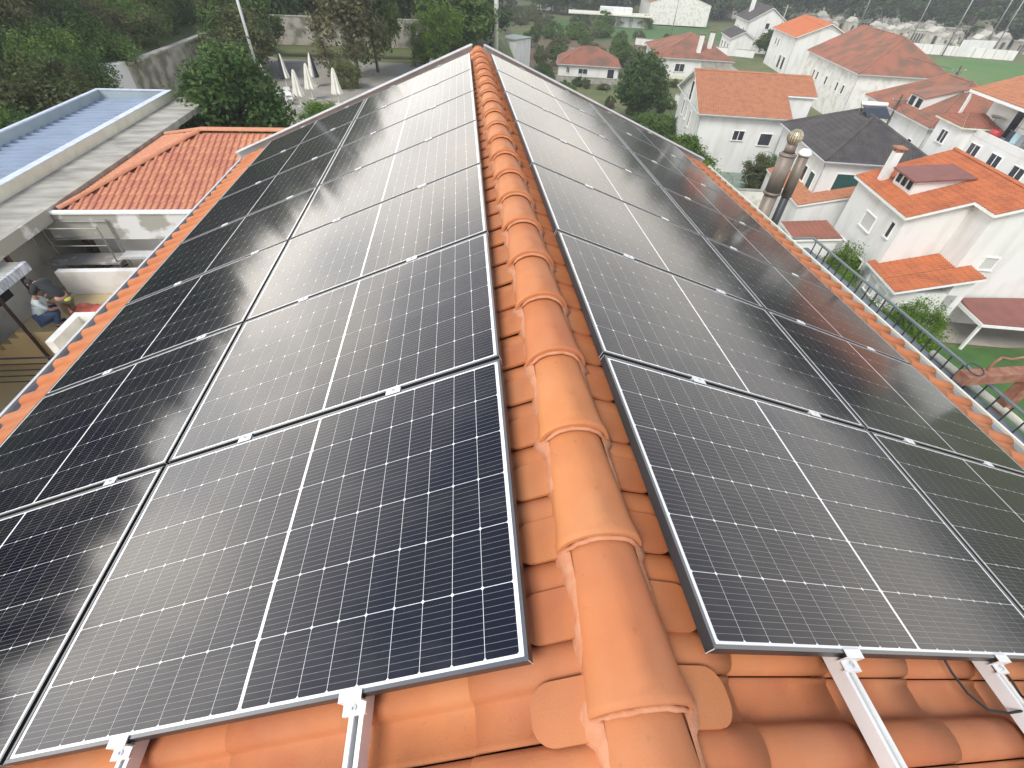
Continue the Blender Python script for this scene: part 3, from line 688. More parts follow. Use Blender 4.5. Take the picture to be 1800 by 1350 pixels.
# --- near house on the right (orange roof with dormer and chimney)
O1 = (26.50, 24.34); G = GR; e = -10.0
h1 = thing('family_house', 'white two-storey house with bright orange roof, leaning-shed dormer and white chimney', 'house', (*O1, G), ANG)
H = e-G; D1, r1 = 5.41, 2.09; SLP = r1/D1; jx = 3.14; js = 1.82; dN = 7.15
def zr(x): return H+SLP*(x if x <= D1 else 2*D1-x)
mb = MB(); o_ = .3
def gbox(mb, x0, x1, y0, y1):
    q = D1; top = lambda x: zr(x)-.06
    pts = [(x0, 0), (x1, 0), (x1, top(x1))]+([(q, top(q))] if x0 < q < x1 else [])+[(x0, top(x0))]
    n = len(pts); mb.poly([(x, y0, z) for x, z in pts]+[(x, y1, z) for x, z in pts], [tuple(range(n)), tuple(reversed(range(n, 2*n)))]+[(i, n+i, n+(i+1) % n, (i+1) % n) for i in range(n)])
gbox(mb, o_, 2*D1-o_, o_, dN-o_); gbox(mb, jx+o_, 2*D1-o_-.01, -js+o_, o_+.02); mb.build('wall', white_wall, h1)
WP = [([(0,0,H),(jx,0,zr(jx)),(D1,0,zr(D1)),(D1,dN,zr(D1)),(0,dN,H)], (-1,0,0)), ([(jx,-js,zr(jx)),(D1,-js,zr(D1)),(D1,.0,zr(D1)),(jx,.0,zr(jx))], (-1,0,0)),
      ([(D1,-js,zr(D1)),(2*D1,-js,H),(2*D1,dN,H),(D1,dN,zr(D1))], (1,0,0))]
sl = MB()
for pts, dn in WP:
    n = len(pts); sl.poly([(x, y, z-.003) for x, y, z in pts]+[(x, y, z-.16) for x, y, z in pts], [tuple(range(n)), tuple(reversed(range(n, 2*n)))]+[(i, n+i, n+(i+1) % n, (i+1) % n) for i in range(n)])
ro = sl.build('roof', white_paint, h1); relief(WP).build('roof_tiles', tile_orange, ro, kind='stuff')
cb = MB(); half_tube(cb, (D1, -js, zr(D1)+.03), (D1, dN, zr(D1)+.03), .12); cb.build('ridge_cap', tile_orange, ro, True)
# dormer: front faces west, lid nearly level
dm = MB(); dx0, dx1, dy0, dy1 = 1.15, 4.15, 2.55, 4.75; z0 = zr(dx0)
dm.poly([(dx0,dy0,z0-.1),(dx0,dy1,z0-.1),(dx0,dy1,z0+.95),(dx0,dy0,z0+.95),(dx1,dy0,zr(dx1)+.12),(dx1,dy1,zr(dx1)+.12),(dx1,dy0,zr(dx1)-.1),(dx1,dy1,zr(dx1)-.1)],
        [(0,3,2,1),(0,6,4,3),(1,2,5,7),(3,4,5,2)]); dmo = dm.build('dormer', white_wall, h1)
lid = [([(dx0-.3,dy0-.2,z0+.93),(dx1+.15,dy0-.2,zr(dx1)+.20),(dx1+.15,dy1+.2,zr(dx1)+.20),(dx0-.3,dy1+.2,z0+.93)], (-1,0,.2))]
lb = MB(); P_ = lid[0][0]; lb.poly([tuple(p) for p in P_]+[(x, y, z-.09) for x, y, z in P_], [(0,1,2,3),(7,6,5,4),(0,4,5,1),(1,5,6,2),(2,6,7,3),(3,7,4,0)]); lb.build('dormer_roof', sheet_red, dmo)
for yy in (3.0, 3.65, 4.3):
    wb = MB(); wb.box(dx0-.05, dx0-.004, yy-.2, yy+.2, z0+.25, z0+.78); wb.build('dormer_window', dark_glass, dmo)
chimney(h1, .95, 5.55, zr(.95)-.1, zr(.95)+1.75, .45, .5, tile_pale)
X0, Y0, X1, Y1 = o_, o_, 2*D1-o_, dN-o_
window_at(h1, 'W', 3.55, 3.75, 1.35, .95, X0, Y0, X1, Y1, 'shutter'); window_at(h1, 'W', 1.1, 4.3, .4, .95, X0, Y0, X1, Y1, 'dark')
window_at(h1, 'W', 4.0, 1.0, .85, 1.2, X0, Y0, X1, Y1, 'shutter'); window_at(h1, 'W', 5.1, 1.0, .85, 1.2, X0, Y0, X1, Y1, 'shutter')
window_at(h1, 'W', 2.2, .15, .9, 2.0, X0, Y0, X1, Y1, 'door')
window_at(h1, 'S', 5.0, 3.9, .75, .75, X0, -js+o_, X1, Y1, 'shutter')
# its porch
hp = -13.3-G; pr = 1.36/4.38
def zp(x): return hp+pr*(x+.2)
pt = [([(-.2,-3.09,zp(-.2)),(4.18,-3.09,zp(4.18)),(4.18,-1.52,zp(4.18)),(-.2,-1.52,zp(-.2))], (-1,0,0)), ([(-.2,-1.52,zp(-.2)),(3.44,-1.52,zp(3.44)),(3.44,.28,zp(3.44)),(-.2,.28,zp(-.2))], (-1,0,0)), ([(-.2,.28,zp(-.2)),(.28,.28,zp(.28)),(.28,.74,zp(.28)),(-.2,.74,zp(-.2))], (-1,0,0))]
porch = MB(); porch.box(.1, 3.6, -2.8, .32, 0, hp-.02); porch.box(3.0, 4.0, -2.8, -1.4, 0, zp(3.0)-.1)
po = porch.build('porch', white_wall, h1)
sl = MB()
for pts, dn in pt:
    n = len(pts); sl.poly([(x, y, z-.003) for x, y, z in pts]+[(x, y, z-.14) for x, y, z in pts], [tuple(range(n)), tuple(reversed(range(n, 2*n)))]+[(i, n+i, n+(i+1) % n, (i+1) % n) for i in range(n)])
sl.build('porch_roof', white_paint, po); relief(pt).build('porch_tiles', tile_orange, po, kind='stuff')
for yy in (-1.75, -.5): window_at(h1, 'W', yy, 1.2, .95, .95, .1, -2.8, 3, 1, 'shutter')
window_at(h1, 'S', 1.4, 1.1, 1.2, .8, .1, -2.8, 3, 1, 'shutter')
# carport
cp = thing('carport', 'open carport with flat red-brown sheet roof on a white post beside the porch', 'carport', (30.02, 18.99, G), ANG)
mb = MB(); mb.poly([(0,0,1.85),(7,0,1.85),(7,3.4,2.15),(0,2.5,2.1),(0,0,1.93),(7,0,1.93),(7,3.4,2.23),(0,2.5,2.18)], [(3,2,1,0),(4,5,6,7),(0,1,5,4),(1,2,6,5),(2,3,7,6),(3,0,4,7)]); mb.build('roof', sheet_red, cp)
mb = MB(); mb.box(-.03, 7, -.05, -.002, 1.78, 1.95); mb.box(-.05, -.003, -.05, 2.5, 1.78, 2.0); mb.build('fascia', white_paint, cp)
mb = MB(); mb.box(.0, .14, .02, .16, 0, 1.83); mb.build('post', white_paint, cp)
mb = MB(); mb.box(6.6, 6.74, .02, .16, 0, 1.83); mb.build('post', white_paint, cp)
mb = MB(); mb.box(-2.2, 8, 3.4, 3.6, 0, 1.0); tag(mb.build('garden_wall', concrete_streak, cp), 'x', 'x')
del bpy.data.objects['garden_wall']['label'], bpy.data.objects['garden_wall']['category']

# --- black hipped house with solar water heater
h2 = make_house('hipped_house', 'white house with black slate-coloured hipped roof and solar water heater on top', (27.31, 34.15), 8.6, 10.4, G, -10.0, ('hip', 2.3, ((4.1,3.9),(4.1,6.2))), tile_black,
    wins=[('S',2.5,3.6,1.9,1.5,'green'), ('W',1.5,3.4,.9,1.3,'green'), ('W',3.0,3.6,.7,1.1,'dark'), ('S',1.6,.6,.7,.7,'glass'), ('S',2.8,.6,.7,.7,'glass')], soffit=True)
wh = thing('solar_water_heater', 'white cylindrical solar water heater tank on a frame on the black roof', 'water heater', (0,0,0))
c_ = sxy((27.31,34.15), 4.6, 5.0); wh.location = (c_[0], c_[1], -7.75); wh.rotation_euler = (0,0,ANG); wh.scale = (.95,.8,.62)
mb = MB(); mb.tube([(-1.0,.8,.95),(1.0,.8,.95)], .27, 14); mb.build('tank', white_paint, wh, True)
mb = MB(); mb.poly([(-.95,-1.1,-.1),(.95,-1.1,-.1),(.95,.65,.75),(-.95,.65,.75),(-.95,-1.1,-.02),(.95,-1.1,-.02),(.95,.65,.83),(-.95,.65,.83)], [(3,2,1,0),(4,5,6,7),(0,1,5,4),(1,2,6,5),(2,3,7,6),(3,0,4,7)]); mb.build('collector', dark_glass, wh)
mb = MB()
for x in (-.95, .95):
    mb.bar((x,.8,.75),(x,.8,-.45),.05); mb.bar((x,-1.1,-.05),(x,-1.1,-.5),.05); mb.bar((x,-1.1,-.4),(x,.8,-.3),.05); mb.bar((x,.8,-.3),(x,-.2,.4),.04)
mb.build('stand', scaff, wh)
# lower wing with orange mono-pitch roof
make_house('side_wing', 'low white wing with worn orange single-pitch roof beside the metal flues', (25.9, 33.0), 5.4, 8.2, G, -12.9, ('mono', 1.4), tile_pale, cat='outbuilding', oh=.12)
make_house('garage', 'small garage with flat reddish tile roof below the white wing', (22.6, 27.6), 3.1, 2.9, G, -13.0, ('mono', .35), tile_brown, cat='garage', oh=.15)
# --- long gabled house with even orange roof
make_house('gabled_house', 'white house with wide plain orange gable roof seen side-on in the middle distance', (22.48, 46.95), 8.72, 12.3, G, -10.0, ('gable_y', 2.5, 6.19), tile_pale, oh=.45,
    wins=[('S',4.4,3.9,1.0,.8,'glass'), ('S',7.0,3.6,1.1,1.0,'dark'), ('W',6.9,5.7,1.1,1.7,'ddoor'), ('W',8.9,3.9,.6,1.4,'dark'), ('W',7.0,3.9,.4,1.1,'dark'), ('W',4.9,3.7,.5,1.4,'dark')], plinth=(.9, mat('green_plinth',(.30,.38,.33),.9)))
make_house('house_extension', 'set-back right part of the plain orange gable house with its own lower wall', sxy((22.48,46.95), 8.74, 3.3), 2.8, 5.8, G, -8.7, ('gable_y', 1.18, 2.9), tile_pale, oh=.2, cat='house extension')
# --- further houses
h4 = make_house('hipped_house', 'white hipped house with two tall white chimneys and reddish weathered roof', (35.12, 95.88), 13.8, 16.5, G, -12.9, ('hip', 2.8, ((7.0,7.4),(7.0,9.4))), tile_old,
    wins=[('S',4.6,1.2,1.6,1.1,'glass'), ('W',4,1.2,.8,1.5,'dark'), ('W',8,1.2,.8,1.5,'dark')], plinth=(.5, cream))
chimney(h4, 7.6, 2.2, 3.3, 6.3, .7, .7); chimney(h4, 9.6, 3.6, 3.6, 6.6, .7, .7)
mb = MB(); mb.box(8.3, 13.3, .1, .33, .3, 3.0); mb.build('veranda', concrete, h4)
h5 = make_house('small_house', 'small square white house with hipped terracotta roof and dark door in the garden', (17.28, 94.28), 11.0, 8.8, G, -14.0, ('hip', 2.1, ((4.3,4.4),(6.7,4.4))), tile_old,
    wins=[('S',4.6,.75,1.5,.7,'glass'), ('S',2.0,.8,.5,.8,'glass'), ('S',9.4,.1,1.1,1.5,'ddoor')], plinth=(.12, cream))
# stair tower
t6 = thing('tower_block', 'plain white square tower with flat green-grey roof behind the ridge', 'tower', (9.98, 93.94, GR), R(46.6))
mb = MB(); mb.box(.15, 4.5, .15, 3.75, -1, 5.05); mb.build('wall', white_wall, t6)
mb = MB(); mb.box(0, 4.64, 0, 3.89, 5.05, 5.25); mb.build('roof_slab', mat('green_felt',(.27,.31,.28),.9), t6)
window_at(t6, 'W', 1.7, 3.9, .9, .9, .15, .15, 4.5, 3.75, 'shutter')
make_house('gabled_house', 'tall white house with bright orange gable roof near the cemetery', (62.69, 100.39), 10.9, 14.3, G, -10.0, ('gable_x', 2.3, 5.47), tile_bright, oh=.4,
    wins=[('W',3.0,.6,1.3,2.0,'dark'), ('W',5.2,.6,1.3,2.0,'dark'), ('W',9.0,3.6,.7,1.1,'dark'), ('W',10.6,3.6,.7,1.1,'dark'), ('W',8,1.0,.9,1.2,'shutter')])
h8 = make_house('row_house', 'long white row house with patched brown and red hipped roof', (52.85, 67.62), 12.2, 18.9, G, -10.0, ('hip', 3.6, ((6.5,5.4),(6.5,18.0))), tile_old, wm=white_dirty,
    wins=[('W',3,3.2,.6,1.0,'dark'), ('W',5,3.2,.6,1.0,'dark'), ('W',9,3.2,.6,1.0,'dark'), ('W',12.5,3.2,.6,1.0,'dark'), ('W',14,3.2,.6,1.0,'dark'), ('S',5.6,3.6,1.2,.6,'glass'), ('S',11,3.9,.5,.9,'dark')])
h9 = make_house('hipped_house', 'white house with terracotta hipped roof and long white dormer facing left', (43.24, 43.11), 10.4, 13.2, G, -10.0, ('hip', 2.9, ((5.1,5.6),(5.1,9.2))), tile_old,
    wins=[('W',2.2,3.0,.6,1.5,'dark'), ('W',5.0,3.0,.6,1.5,'dark'), ('W',7.6,3.0,.6,1.5,'dark'), ('W',10.4,3.0,.6,1.5,'dark')])
sl9 = 2.9/5.1
dm = MB(); a0, a1, c0, c1 = 1.0, 4.4, 4.3, 6.9; z0 = 6+sl9*a0
dm.poly([(a0,c0,z0-.1),(a0,c1,z0-.1),(a0,c1,z0+1.0),(a0,c0,z0+1.0),(a1,c0,6+sl9*a1+.02),(a1,c1,6+sl9*a1+.02),(a1,c0,6+sl9*a1-.2),(a1,c1,6+sl9*a1-.2)], [(0,3,2,1),(0,6,4,3),(1,2,5,7)]); d9 = dm.build('dormer', white_wall, h9)
lb = MB(); P_ = [(a0-.15,c0-.12,z0+.98),(a1+.2,c0-.12,6+sl9*a1+.08),(a1+.2,c1+.12,6+sl9*a1+.08),(a0-.15,c1+.12,z0+.98)]
lb.poly(P_+[(x, y, z+.08) for x, y, z in P_], [(3,2,1,0),(4,5,6,7),(0,1,5,4),(1,2,6,5),(2,3,7,6),(3,0,4,7)]); lb.build('dormer_roof', tile_old, d9)
for yy in (4.95, 6.2):
    wb = MB(); wb.box(a0-.05, a0-.004, yy-.38, yy+.38, z0+.12, z0+.85); wb.build('dormer_window', dark_glass, d9)
# apartment block at the right edge
TLc = (41.2, 34.4)
ap = thing('apartment_block', 'white three-storey apartment block with roof terrace at the right edge', 'apartment block', (*TLc, G), ANG)
mb = MB(); mb.box(-.1, 10, -9.0, 6.3, 0, 7.05); mb.build('wall', white_wall, ap)
mb = MB(); mb.box(2.2, 10, -9, 6.1, 7.05, 9.45); mb.build('upper_wall', white_wall, ap)
mb = MB(); mb.box(-.1, .06, -9.0, 5.2, 7.06, 7.55); mb.build('parapet', white_wall, ap)
P1 = [([(0,-9.4,9.65),(4.6,-9.4,11.2),(4.6,6.45,11.2),(0,6.45,9.65)], (-1,0,0)), ([(4.6,-9.4,11.2),(10,-9.4,9.65),(10,6.45,9.65),(4.6,6.45,11.2)], (1,0,0))]
sl = MB()
for pts, dn in P1:
    sl.poly([(x, y, z-.003) for x, y, z in pts]+[(x, y, z-.2) for x, y, z in pts], [(0,1,2,3),(7,6,5,4),(0,4,5,1),(1,5,6,2),(2,6,7,3),(3,7,4,0)])
ro = sl.build('roof', white_paint, ap); relief(P1).build('roof_tiles', tile_pale, ro, kind='stuff')
mb = MB(); mb.box(.0, .18, -9.0, -8.8, 7.56, 9.4); mb.box(.0, .18, 6.0, 6.2, 7.56, 9.4); mb.build('terrace_column', white_wall, ap)
mb = MB(); mb.box(-1.1, -.11, 3.0, 6.2, 0, 7.55); bay = mb.build('bay', white_wall, ap)
hp_ = [([(-1.35,2.75,7.6),(1.6,2.75,7.6),(1.0,4.6,8.3),(-.3,4.6,8.3)], (0,-1,0)), ([(-1.35,6.6,7.6),(-1.35,2.75,7.6),(-.3,4.6,8.3)], (-1,0,0)), ([(1.6,6.6,7.6),(-1.35,6.6,7.6),(-.3,4.6,8.3),(1.0,4.6,8.3)], (0,1,0)), ([(1.6,2.75,7.6),(1.6,6.6,7.6),(1.0,4.6,8.3)], (1,0,0))]
bs = MB()
for pts, dn in hp_: n = len(pts); bs.poly([(x, y, z-.003) for x, y, z in pts]+[(x, y, z-.12) for x, y, z in pts], [tuple(range(n)), tuple(reversed(range(n, 2*n)))]+[(i, n+i, n+(i+1) % n, (i+1) % n) for i in range(n)])
bs.build('bay_roof', cream, bay); relief(hp_).build('bay_roof_tiles', tile_brown, bay, kind='stuff')
for yy, zz in ((1.9,6.05), (-.7,6.05), (-3.3,6.0), (-5.9,6.0), (1.9,3.2), (-.7,3.2)):
    window_at(ap, 'W', yy, zz-.35, 1.2, .95, -.1, 0, 12, 8, 'glass')
window_at(ap, 'W', 4.7, 6.0, .9, .9, -1.1, 0, 12, 8, 'glass'); window_at(ap, 'W', 2.6, 7.1, .9, 1.9, 2.2, 0, 12, 8, 'dark')
tl = TLc; TZ = G+7.06
p = sxy(tl, .8, 2.0); mb = MB(); mb.lathe((p[0], p[1], TZ), [(0,0),(.32,0),(.42,.4),(.40,.7),(.3,.72),(0,.62)], 14); tag(mb.build('water_barrel', mat('red_plastic',(.45,.05,.05),.5), None, True), 'round red tub standing on the apartment roof terrace', 'tub')
p = sxy(tl, 1.3, .2)
lt = thing('clothes_rack', 'clothes rack hung with pale blue and grey laundry on the apartment terrace', 'clothes rack', (p[0], p[1], TZ), ANG); lt.scale = (.8,.8,.8)
mb = MB()
for (x, y) in ((-.5,-1.0),(.5,-1.0),(-.5,1.0),(.5,1.0)): mb.bar((x,y,0),(-x*.2,y,1.5),.03)
mb.bar((0,-1.2,1.5),(0,1.2,1.5),.03); mb.bar((-.4,-1.2,1.2),(-.4,1.2,1.2),.03); mb.build('rack', scaff, lt)
for i, (y0, y1, c) in enumerate(((-1.1,-.45,(.30,.34,.36)), (-.35,.3,(.42,.66,.72)), (.4,1.0,(.05,.06,.09)))):
    mb = MB(); mb.poly([(-.42,y0,1.2),(-.42,y1,1.2),(-.45,y1,.3),(-.44,y0,.35),(-.40,y0,1.2),(-.40,y1,1.2),(-.42,y1,.3),(-.41,y0,.35)], [(0,1,2,3),(7,6,5,4),(0,4,5,1),(1,5,6,2),(2,6,7,3),(3,7,4,0)])
    mb.build('garment', mat('garment_%d' % i, c, .9), lt)
p = sxy(tl, 1.0, -2.2); mb = MB(); mb.box(p[0]-.45, p[0]+.45, p[1]-.5, p[1]+.5, TZ, TZ+.6); mb.box(p[0]-.5, p[0]+.5, p[1]-.55, p[1]+.55, TZ+.605, TZ+.65)
tag(mb.build('storage_box', mat('grey_plastic',(.25,.25,.26),.7)), 'grey storage box with lid on the apartment roof terrace', 'box')
p = sxy(tl, 1.6, 4.0); mb = MB(); mb.lathe((p[0], p[1], TZ+1.1), [(0,0),(.25,.02),(.42,.12),(.44,.16)], 16); mb.bar((p[0],p[1],TZ),(p[0],p[1],TZ+1.1),.06)
tag(mb.build('satellite_dish', alu_dull, None, True), 'round satellite dish beside the terrace door of the apartment block', 'satellite dish')
# dark-roofed white villa, upper right
v1 = make_house('villa', 'white villa with dark grey gabled roof and chimney below the cemetery', (66.0, 126.0), 9.0, 12.0, G, -10.2, ('gable_x', 2.6, 4.5), tile_black,
    wins=[('W',3.2,3.2,.8,1.2,'dark'), ('W',7.4,3.2,.8,1.2,'dark'), ('W',9.0,3.2,.8,1.2,'dark'), ('S',4.5,4.6,.8,1.0,'dark')])
chimney(v1, 2.2, 8.0, 6.6, 9.6, .8, .8)
make_house('porch_annex', 'low white annex with dark grey roof in front of the villa', (60.5, 121.0), 5.4, 9.5, G, -12.8, ('gable_x', 1.3, 2.7), tile_black, cat='annex',
    wins=[('W',2.0,.8,1.0,1.2,'dark'), ('W',4.6,.1,1.0,2.0,'dark'), ('W',7.2,.8,1.0,1.2,'dark')])
make_house('villa', 'white villa wing with pale grey roof at the right of the dark-roofed villa', (76.0, 121.5), 8.0, 9.0, G, -11.5, ('gable_y', 1.8, 4.5), tile_black, wins=[('S',2.5,2.2,1.0,1.0,'dark'), ('S',5.5,2.2,1.0,1.0,'dark')])
# warehouse and shed far behind
make_house('warehouse', 'big pale warehouse with a low red gable roof beyond the meadow', (58.5, 173.5), 18.0, 26.0, G, -11.0, ('gable_x', 2.6, 9.0), tile_old, cat='warehouse', oh=.1, tp=(.5,.9), wm=white_dirty)
s_ = thing('farm_shed', 'long low shed with flat white-edged roof and grey doors across the meadow', 'shed', (38.5, 165.0, G), ANG)
mb = MB(); mb.box(0, 17, 0, 6, 0, 2.6); mb.build('wall', concrete, s_)
mb = MB(); mb.box(-6, 18, -1.2, 6.5, 2.6, 2.85); mb.build('roof_slab', cream, s_)
for x in (2, 5.5, 9, 12.5):
    mb = MB(); mb.box(x, x+2.4, -.06, -.01, .05, 2.2); mb.build('door', alu_dull, s_)
mb = MB(); mb.box(3, 12, 1, 5, 2.86, 4.2); mb.build('upper_room', white_wall, s_)
for (x, y, nm, lb, tm_, ww) in ((7.6, 196, 'cottage', 'small cottage with orange roof among dark trees far behind', tile_bright, 8), (-9, 222, 'cottage', 'white cottage at the top edge beside the pole', tile_old, 13),
                                (29, 206, 'cottage', 'pale yellow cottage with steep roof among far trees', tile_brown, 6), (93, 212, 'cottage', 'low brick building with green roof far behind the meadow', mat('green_roof',(.08,.22,.13),.7), 16), (1, 214, 'cottage', 'white cottage with red roof behind the white pole', tile_bright, 10)):
    make_house(nm, lb, (x, y), ww, 7, tz(x, y)-.3, tz(x, y)+3.2, ('gable_y', 1.8, 3.5), tm_, tp=(.5,.9), wins=[('S',2,1,1.0,1.1,'dark'), ('S',4.2,1,1.0,1.1,'dark')])

# --- cemetery
cw = MB()
for i in range(12):
    a = (112.6+i*2.25, 137.0-i*.78); 
    cw.box(0, 2.24, -.12, .12, 0, 2.2, 0, Matrix.Translation((a[0], a[1], tz(*a)-.2)) @ Matrix.Rotation(-.33, 4, 'Z'))
tag(cw.build('cemetery_wall', white_wall), 'long low white wall between the green field and the cemetery', 'wall')
mb = MB(); mb.box(0, 9, -.15, .15, 0, 3.4, 0, Matrix.Translation((126.5, 131.3, GR-.2)) @ Matrix.Rotation(.0, 4, 'Z')); tag(mb.build('white_billboard_wall', white_wall), 'tall plain white wall panel at the right end of the cemetery', 'wall')
def tomb(kind):
    mb = MB()
    if kind == 0:
        mb.box(-1.2,1.2,-1.4,1.4,0,2.6); mb.poly([(-1.35,-1.5,2.6),(1.35,-1.5,2.6),(0,-1.5,3.6),(-1.35,1.5,2.6),(1.35,1.5,2.6),(0,1.5,3.6)], [(0,1,2),(5,4,3),(0,2,5,3),(1,4,5,2),(0,3,4,1)]); mb.box(-.4,.4,-1.45,-1.405,.1,1.9,1); mb.box(-.06,.06,-.06,.06,3.5,4.3); mb.box(-.28,.28,-.05,.05,3.9,4.02)
    elif kind == 1:
        mb.box(-.7,.7,-1.1,1.1,0,.8); mb.box(-.6,.6,.9,1.1,.8,2.2); mb.box(-.05,.05,.95,1.05,2.2,3.0); mb.box(-.25,.25,.95,1.05,2.55,2.68)
    else:
        mb.box(-2.0,2.0,-1.2,1.2,0,3.0); mb.box(-2.2,2.2,-1.4,1.4,3.0,3.25)
        for x in (-1.4,-.45,.5,1.45): mb.box(x-.3,x+.3,-1.25,-1.205,.2,2.4,1)
    return mb.mesh('tomb', [grey_stone, mat('tomb_door',(.06,.06,.065),.6)])
tms = [tomb(0), tomb(1), tomb(2)]
TL = ['pale stone chapel tomb with pointed roof among the cemetery graves', 'low pale grave with upright headstone in the cemetery', 'flat-roofed block of pale burial niches in the cemetery']
rs = random.Random(3)
for k in range(230):
    u, v = rs.random(), rs.random()
    x = 96+ u*62 + v*10; y = 196 - u*62 + v*42
    kd = rs.choices([0, 1, 2], [.45, .45, .10])[0]
    o = link('tomb', tms[kd], None, (x, y, tz(x, y)-.1), (0, 0, rs.uniform(-.3, .1))); s0 = rs.uniform(.7, 1.2); o.scale = (s0, s0, s0*rs.uniform(.9, 1.2)); tag(o, TL[kd]+(', front rows' if v < .33 else ', middle rows' if v < .66 else ', back rows'), 'tomb', 'tombs in the cemetery')
mb = MB(); mb.box(0, 30, -.3, .3, 0, 2.6); mb.box(-.2, 30.2, -.6, .6, 2.6, 2.9)
for i in range(11): mb.box(1+i*2.7, 1.3+i*2.7, -.1, .1, 2.9, 4.0)
o = mb.build('cemetery_gate_wall', grey_stone, None); o.location = (96, 196, GR); o.rotation_euler = (0, 0, -.35); tag(o, 'long pale stone wall with finials at the top of the cemetery', 'wall')

# ------------------------------------------------------------------ left side
CX, CZ = -14.0, -8.0
mb = MB(); mb.box(-14.4, -3.56, -4, 16.5, -9.0, CZ); mb.build('courtyard', tan_paving, None, kind='structure')
an = thing('annex_building', 'low white annex with clean orange hipped tile roof behind a concrete gutter', 'annex', (0, 0, 0))
ex0, ex1, ey0, ey1 = -12.40, -3.9, 14.85, 22.4; ez = -5.25
mb = MB(); mb.box(-11.4, -3.9, 14.95, 15.3, -9, -5.9); mb.box(-12.3, -3.9, 15.31, 22.3, -9, -5.6); mb.build('wall', white_wall, an)
mb = MB(); mb.box(-12.75, -3.9, 14.50, 14.72, -6.02, -5.20); mb.box(-12.75, -12.5, 14.73, 22.0, -6.02, -5.20); mb.box(-12.5, -3.9, 14.73, 14.94, -6.02, -5.85); mb.build('gutter_wall', concrete_flaky, an)
mb = MB(); mb.box(-12.80, -3.9, 14.46, 14.66, -5.195, -5.14); mb.box(-12.80, -12.62, 14.67, 27.8, -5.195, -5.14); mb.build('coping', white_paint, an)
mb = MB(); mb.box(-12.5, -3.9, 14.72, 22, -5.6, -5.5); mb.build('gutter_floor', concrete, an)
# hipped roof with single tiles
rise = 1.22; KX, KY = 3.25, 3.75; ax0, ayr = ex0+KX, ey0+KY; thA = math.atan(rise/KY); thW = math.atan(rise/KX)
deck = MB(); W_ = [(ex0,ey0,ez-.03),(-3.9,ey0,ez-.03),(-3.9,ayr,ez+rise-.03),(ax0,ayr,ez+rise-.03),(ex0,ayr*2-ey0,ez-.03),(-3.9,ayr*2-ey0,ez-.03)]
deck.poly(W_, [(0,1,2,3),(0,3,4),(3,2,5,4)]); deck.build('roof_deck', tile_annex, an)
tm2 = tile_mesh('annex_roof_tile', tile_annex, .205, .39, .040, .014, .05, 2)
pA = .205; LA = .34; n_single = 0
rest = MB(); tv2 = np.array([v.co[:] for v in tm2.vertices]); tf2 = [tuple(p.vertices) for p in tm2.polygons]
def put_tile(M, single):
    global n_single
    if single and n_single < 296:
        o = link('roof_tile', tm2, an); o.matrix_world = M; n_single += 1
    else: rest.poly((np.c_[tv2, np.ones(len(tv2))] @ np.array(M).T)[:, :3].tolist(), tf2)
sl_s, sl_w = KY/math.cos(thA), KX/math.cos(thW)
for r in range(12):
    b = sl_s-.39-LA*r+.03; ca, sa = math.cos(thA), math.sin(thA)
    for c in range(42):
        x = ex0+.12+c*pA
        if b < -.1 or x > -4.0: break
        if (x-ex0)/KX > (sl_s-b)/sl_s-.03:
            o_ = Vector((x, ey0+(sl_s-b)*ca, ez+(sl_s-b)*sa+.02))
            put_tile(Matrix(((0, 1, 0, o_.x), (-ca, 0, -sa, o_.y), (-sa, 0, ca, o_.z), (0,0,0,1))), x < -7.6)
    b = sl_w-.39-LA*r+.03; ca, sa = math.cos(thW), math.sin(thW)
    for c in range(36):
        y = ey0+.1+c*pA
        if b < -.1: break
        if min(y-ey0, 2*ayr-ey0-y)/KY > (sl_w-b)/sl_w-.03:
            o_ = Vector((ex0+(sl_w-b)*ca, y, ez+(sl_w-b)*sa+.02))
            put_tile(Matrix(((-ca, 0, -sa, o_.x), (0, -1, 0, o_.y), (-sa, 0, ca, o_.z), (0,0,0,1))), False)
rest.build('roof_tile_field', tile_annex, an, smooth=True, kind='stuff'); print('annex tiles', n_single)
hb = MB(); half_tube(hb, (ex0, ey0, ez+.05), (ax0, ayr, ez+rise+.05), .09, 8); half_tube(hb, (ex0, 2*ayr-ey0, ez+.05), (ax0, ayr, ez+rise+.05), .09, 8); half_tube(hb, (ax0, ayr, ez+rise+.05), (-3.9, ayr, ez+rise+.05), .10, 8); hb.build('hip_cap', tile_annex, an, True)
for (a, z, ww, hh, k) in ((-9.2, -7.25, 1.5, .75, 'dark'),(-9.2, -6.45, 1.5, .45, 'shutter')):
    window_at(an, 'S', a, z, ww, hh, -12, 14.95, -3.9, 20, k)
# flat concrete walkway roof between annex and sheet-roofed block
fr_ = thing('gallery_roof', 'long flat weathered concrete gallery roof between the blue sheet roof and the tiled annex', 'roof', (0,0,0))
mb = MB(); mb.box(-13.98, -12.46, 4, 27.8, -5.30, -5.06); mb.build('slab', concrete_streak, fr_)
mb = MB(); mb.box(-12.56, -12.40, 4, 14.45, -5.40, -5.03); mb.build('edge_beam', concrete_flaky, fr_)
mb = MB(); mb.box(-14.15, -13.98, 4, 27.8, -9, -5.3); mb.build('back_wall', white_dirty, fr_)
for yy in (7.5, 10.0, 11.9, 12.9):
    mb = MB(); mb.box(-14.0, -13.93, yy-.35, yy+.35, -7.2, -6.3); mb.build('window', dark_glass, fr_)
for yy in (6.0, 9.3, 12.4, 15.2):
    mb = MB(); mb.bar((-12.5, yy, CZ), (-12.5, yy, -5.3), .10); mb.build('column', steel_brown, fr_)
aw = thing('lower_canopy', 'lower concrete canopy with flaking blue-white edge in front of the gallery wall', 'canopy', (0,0,0))
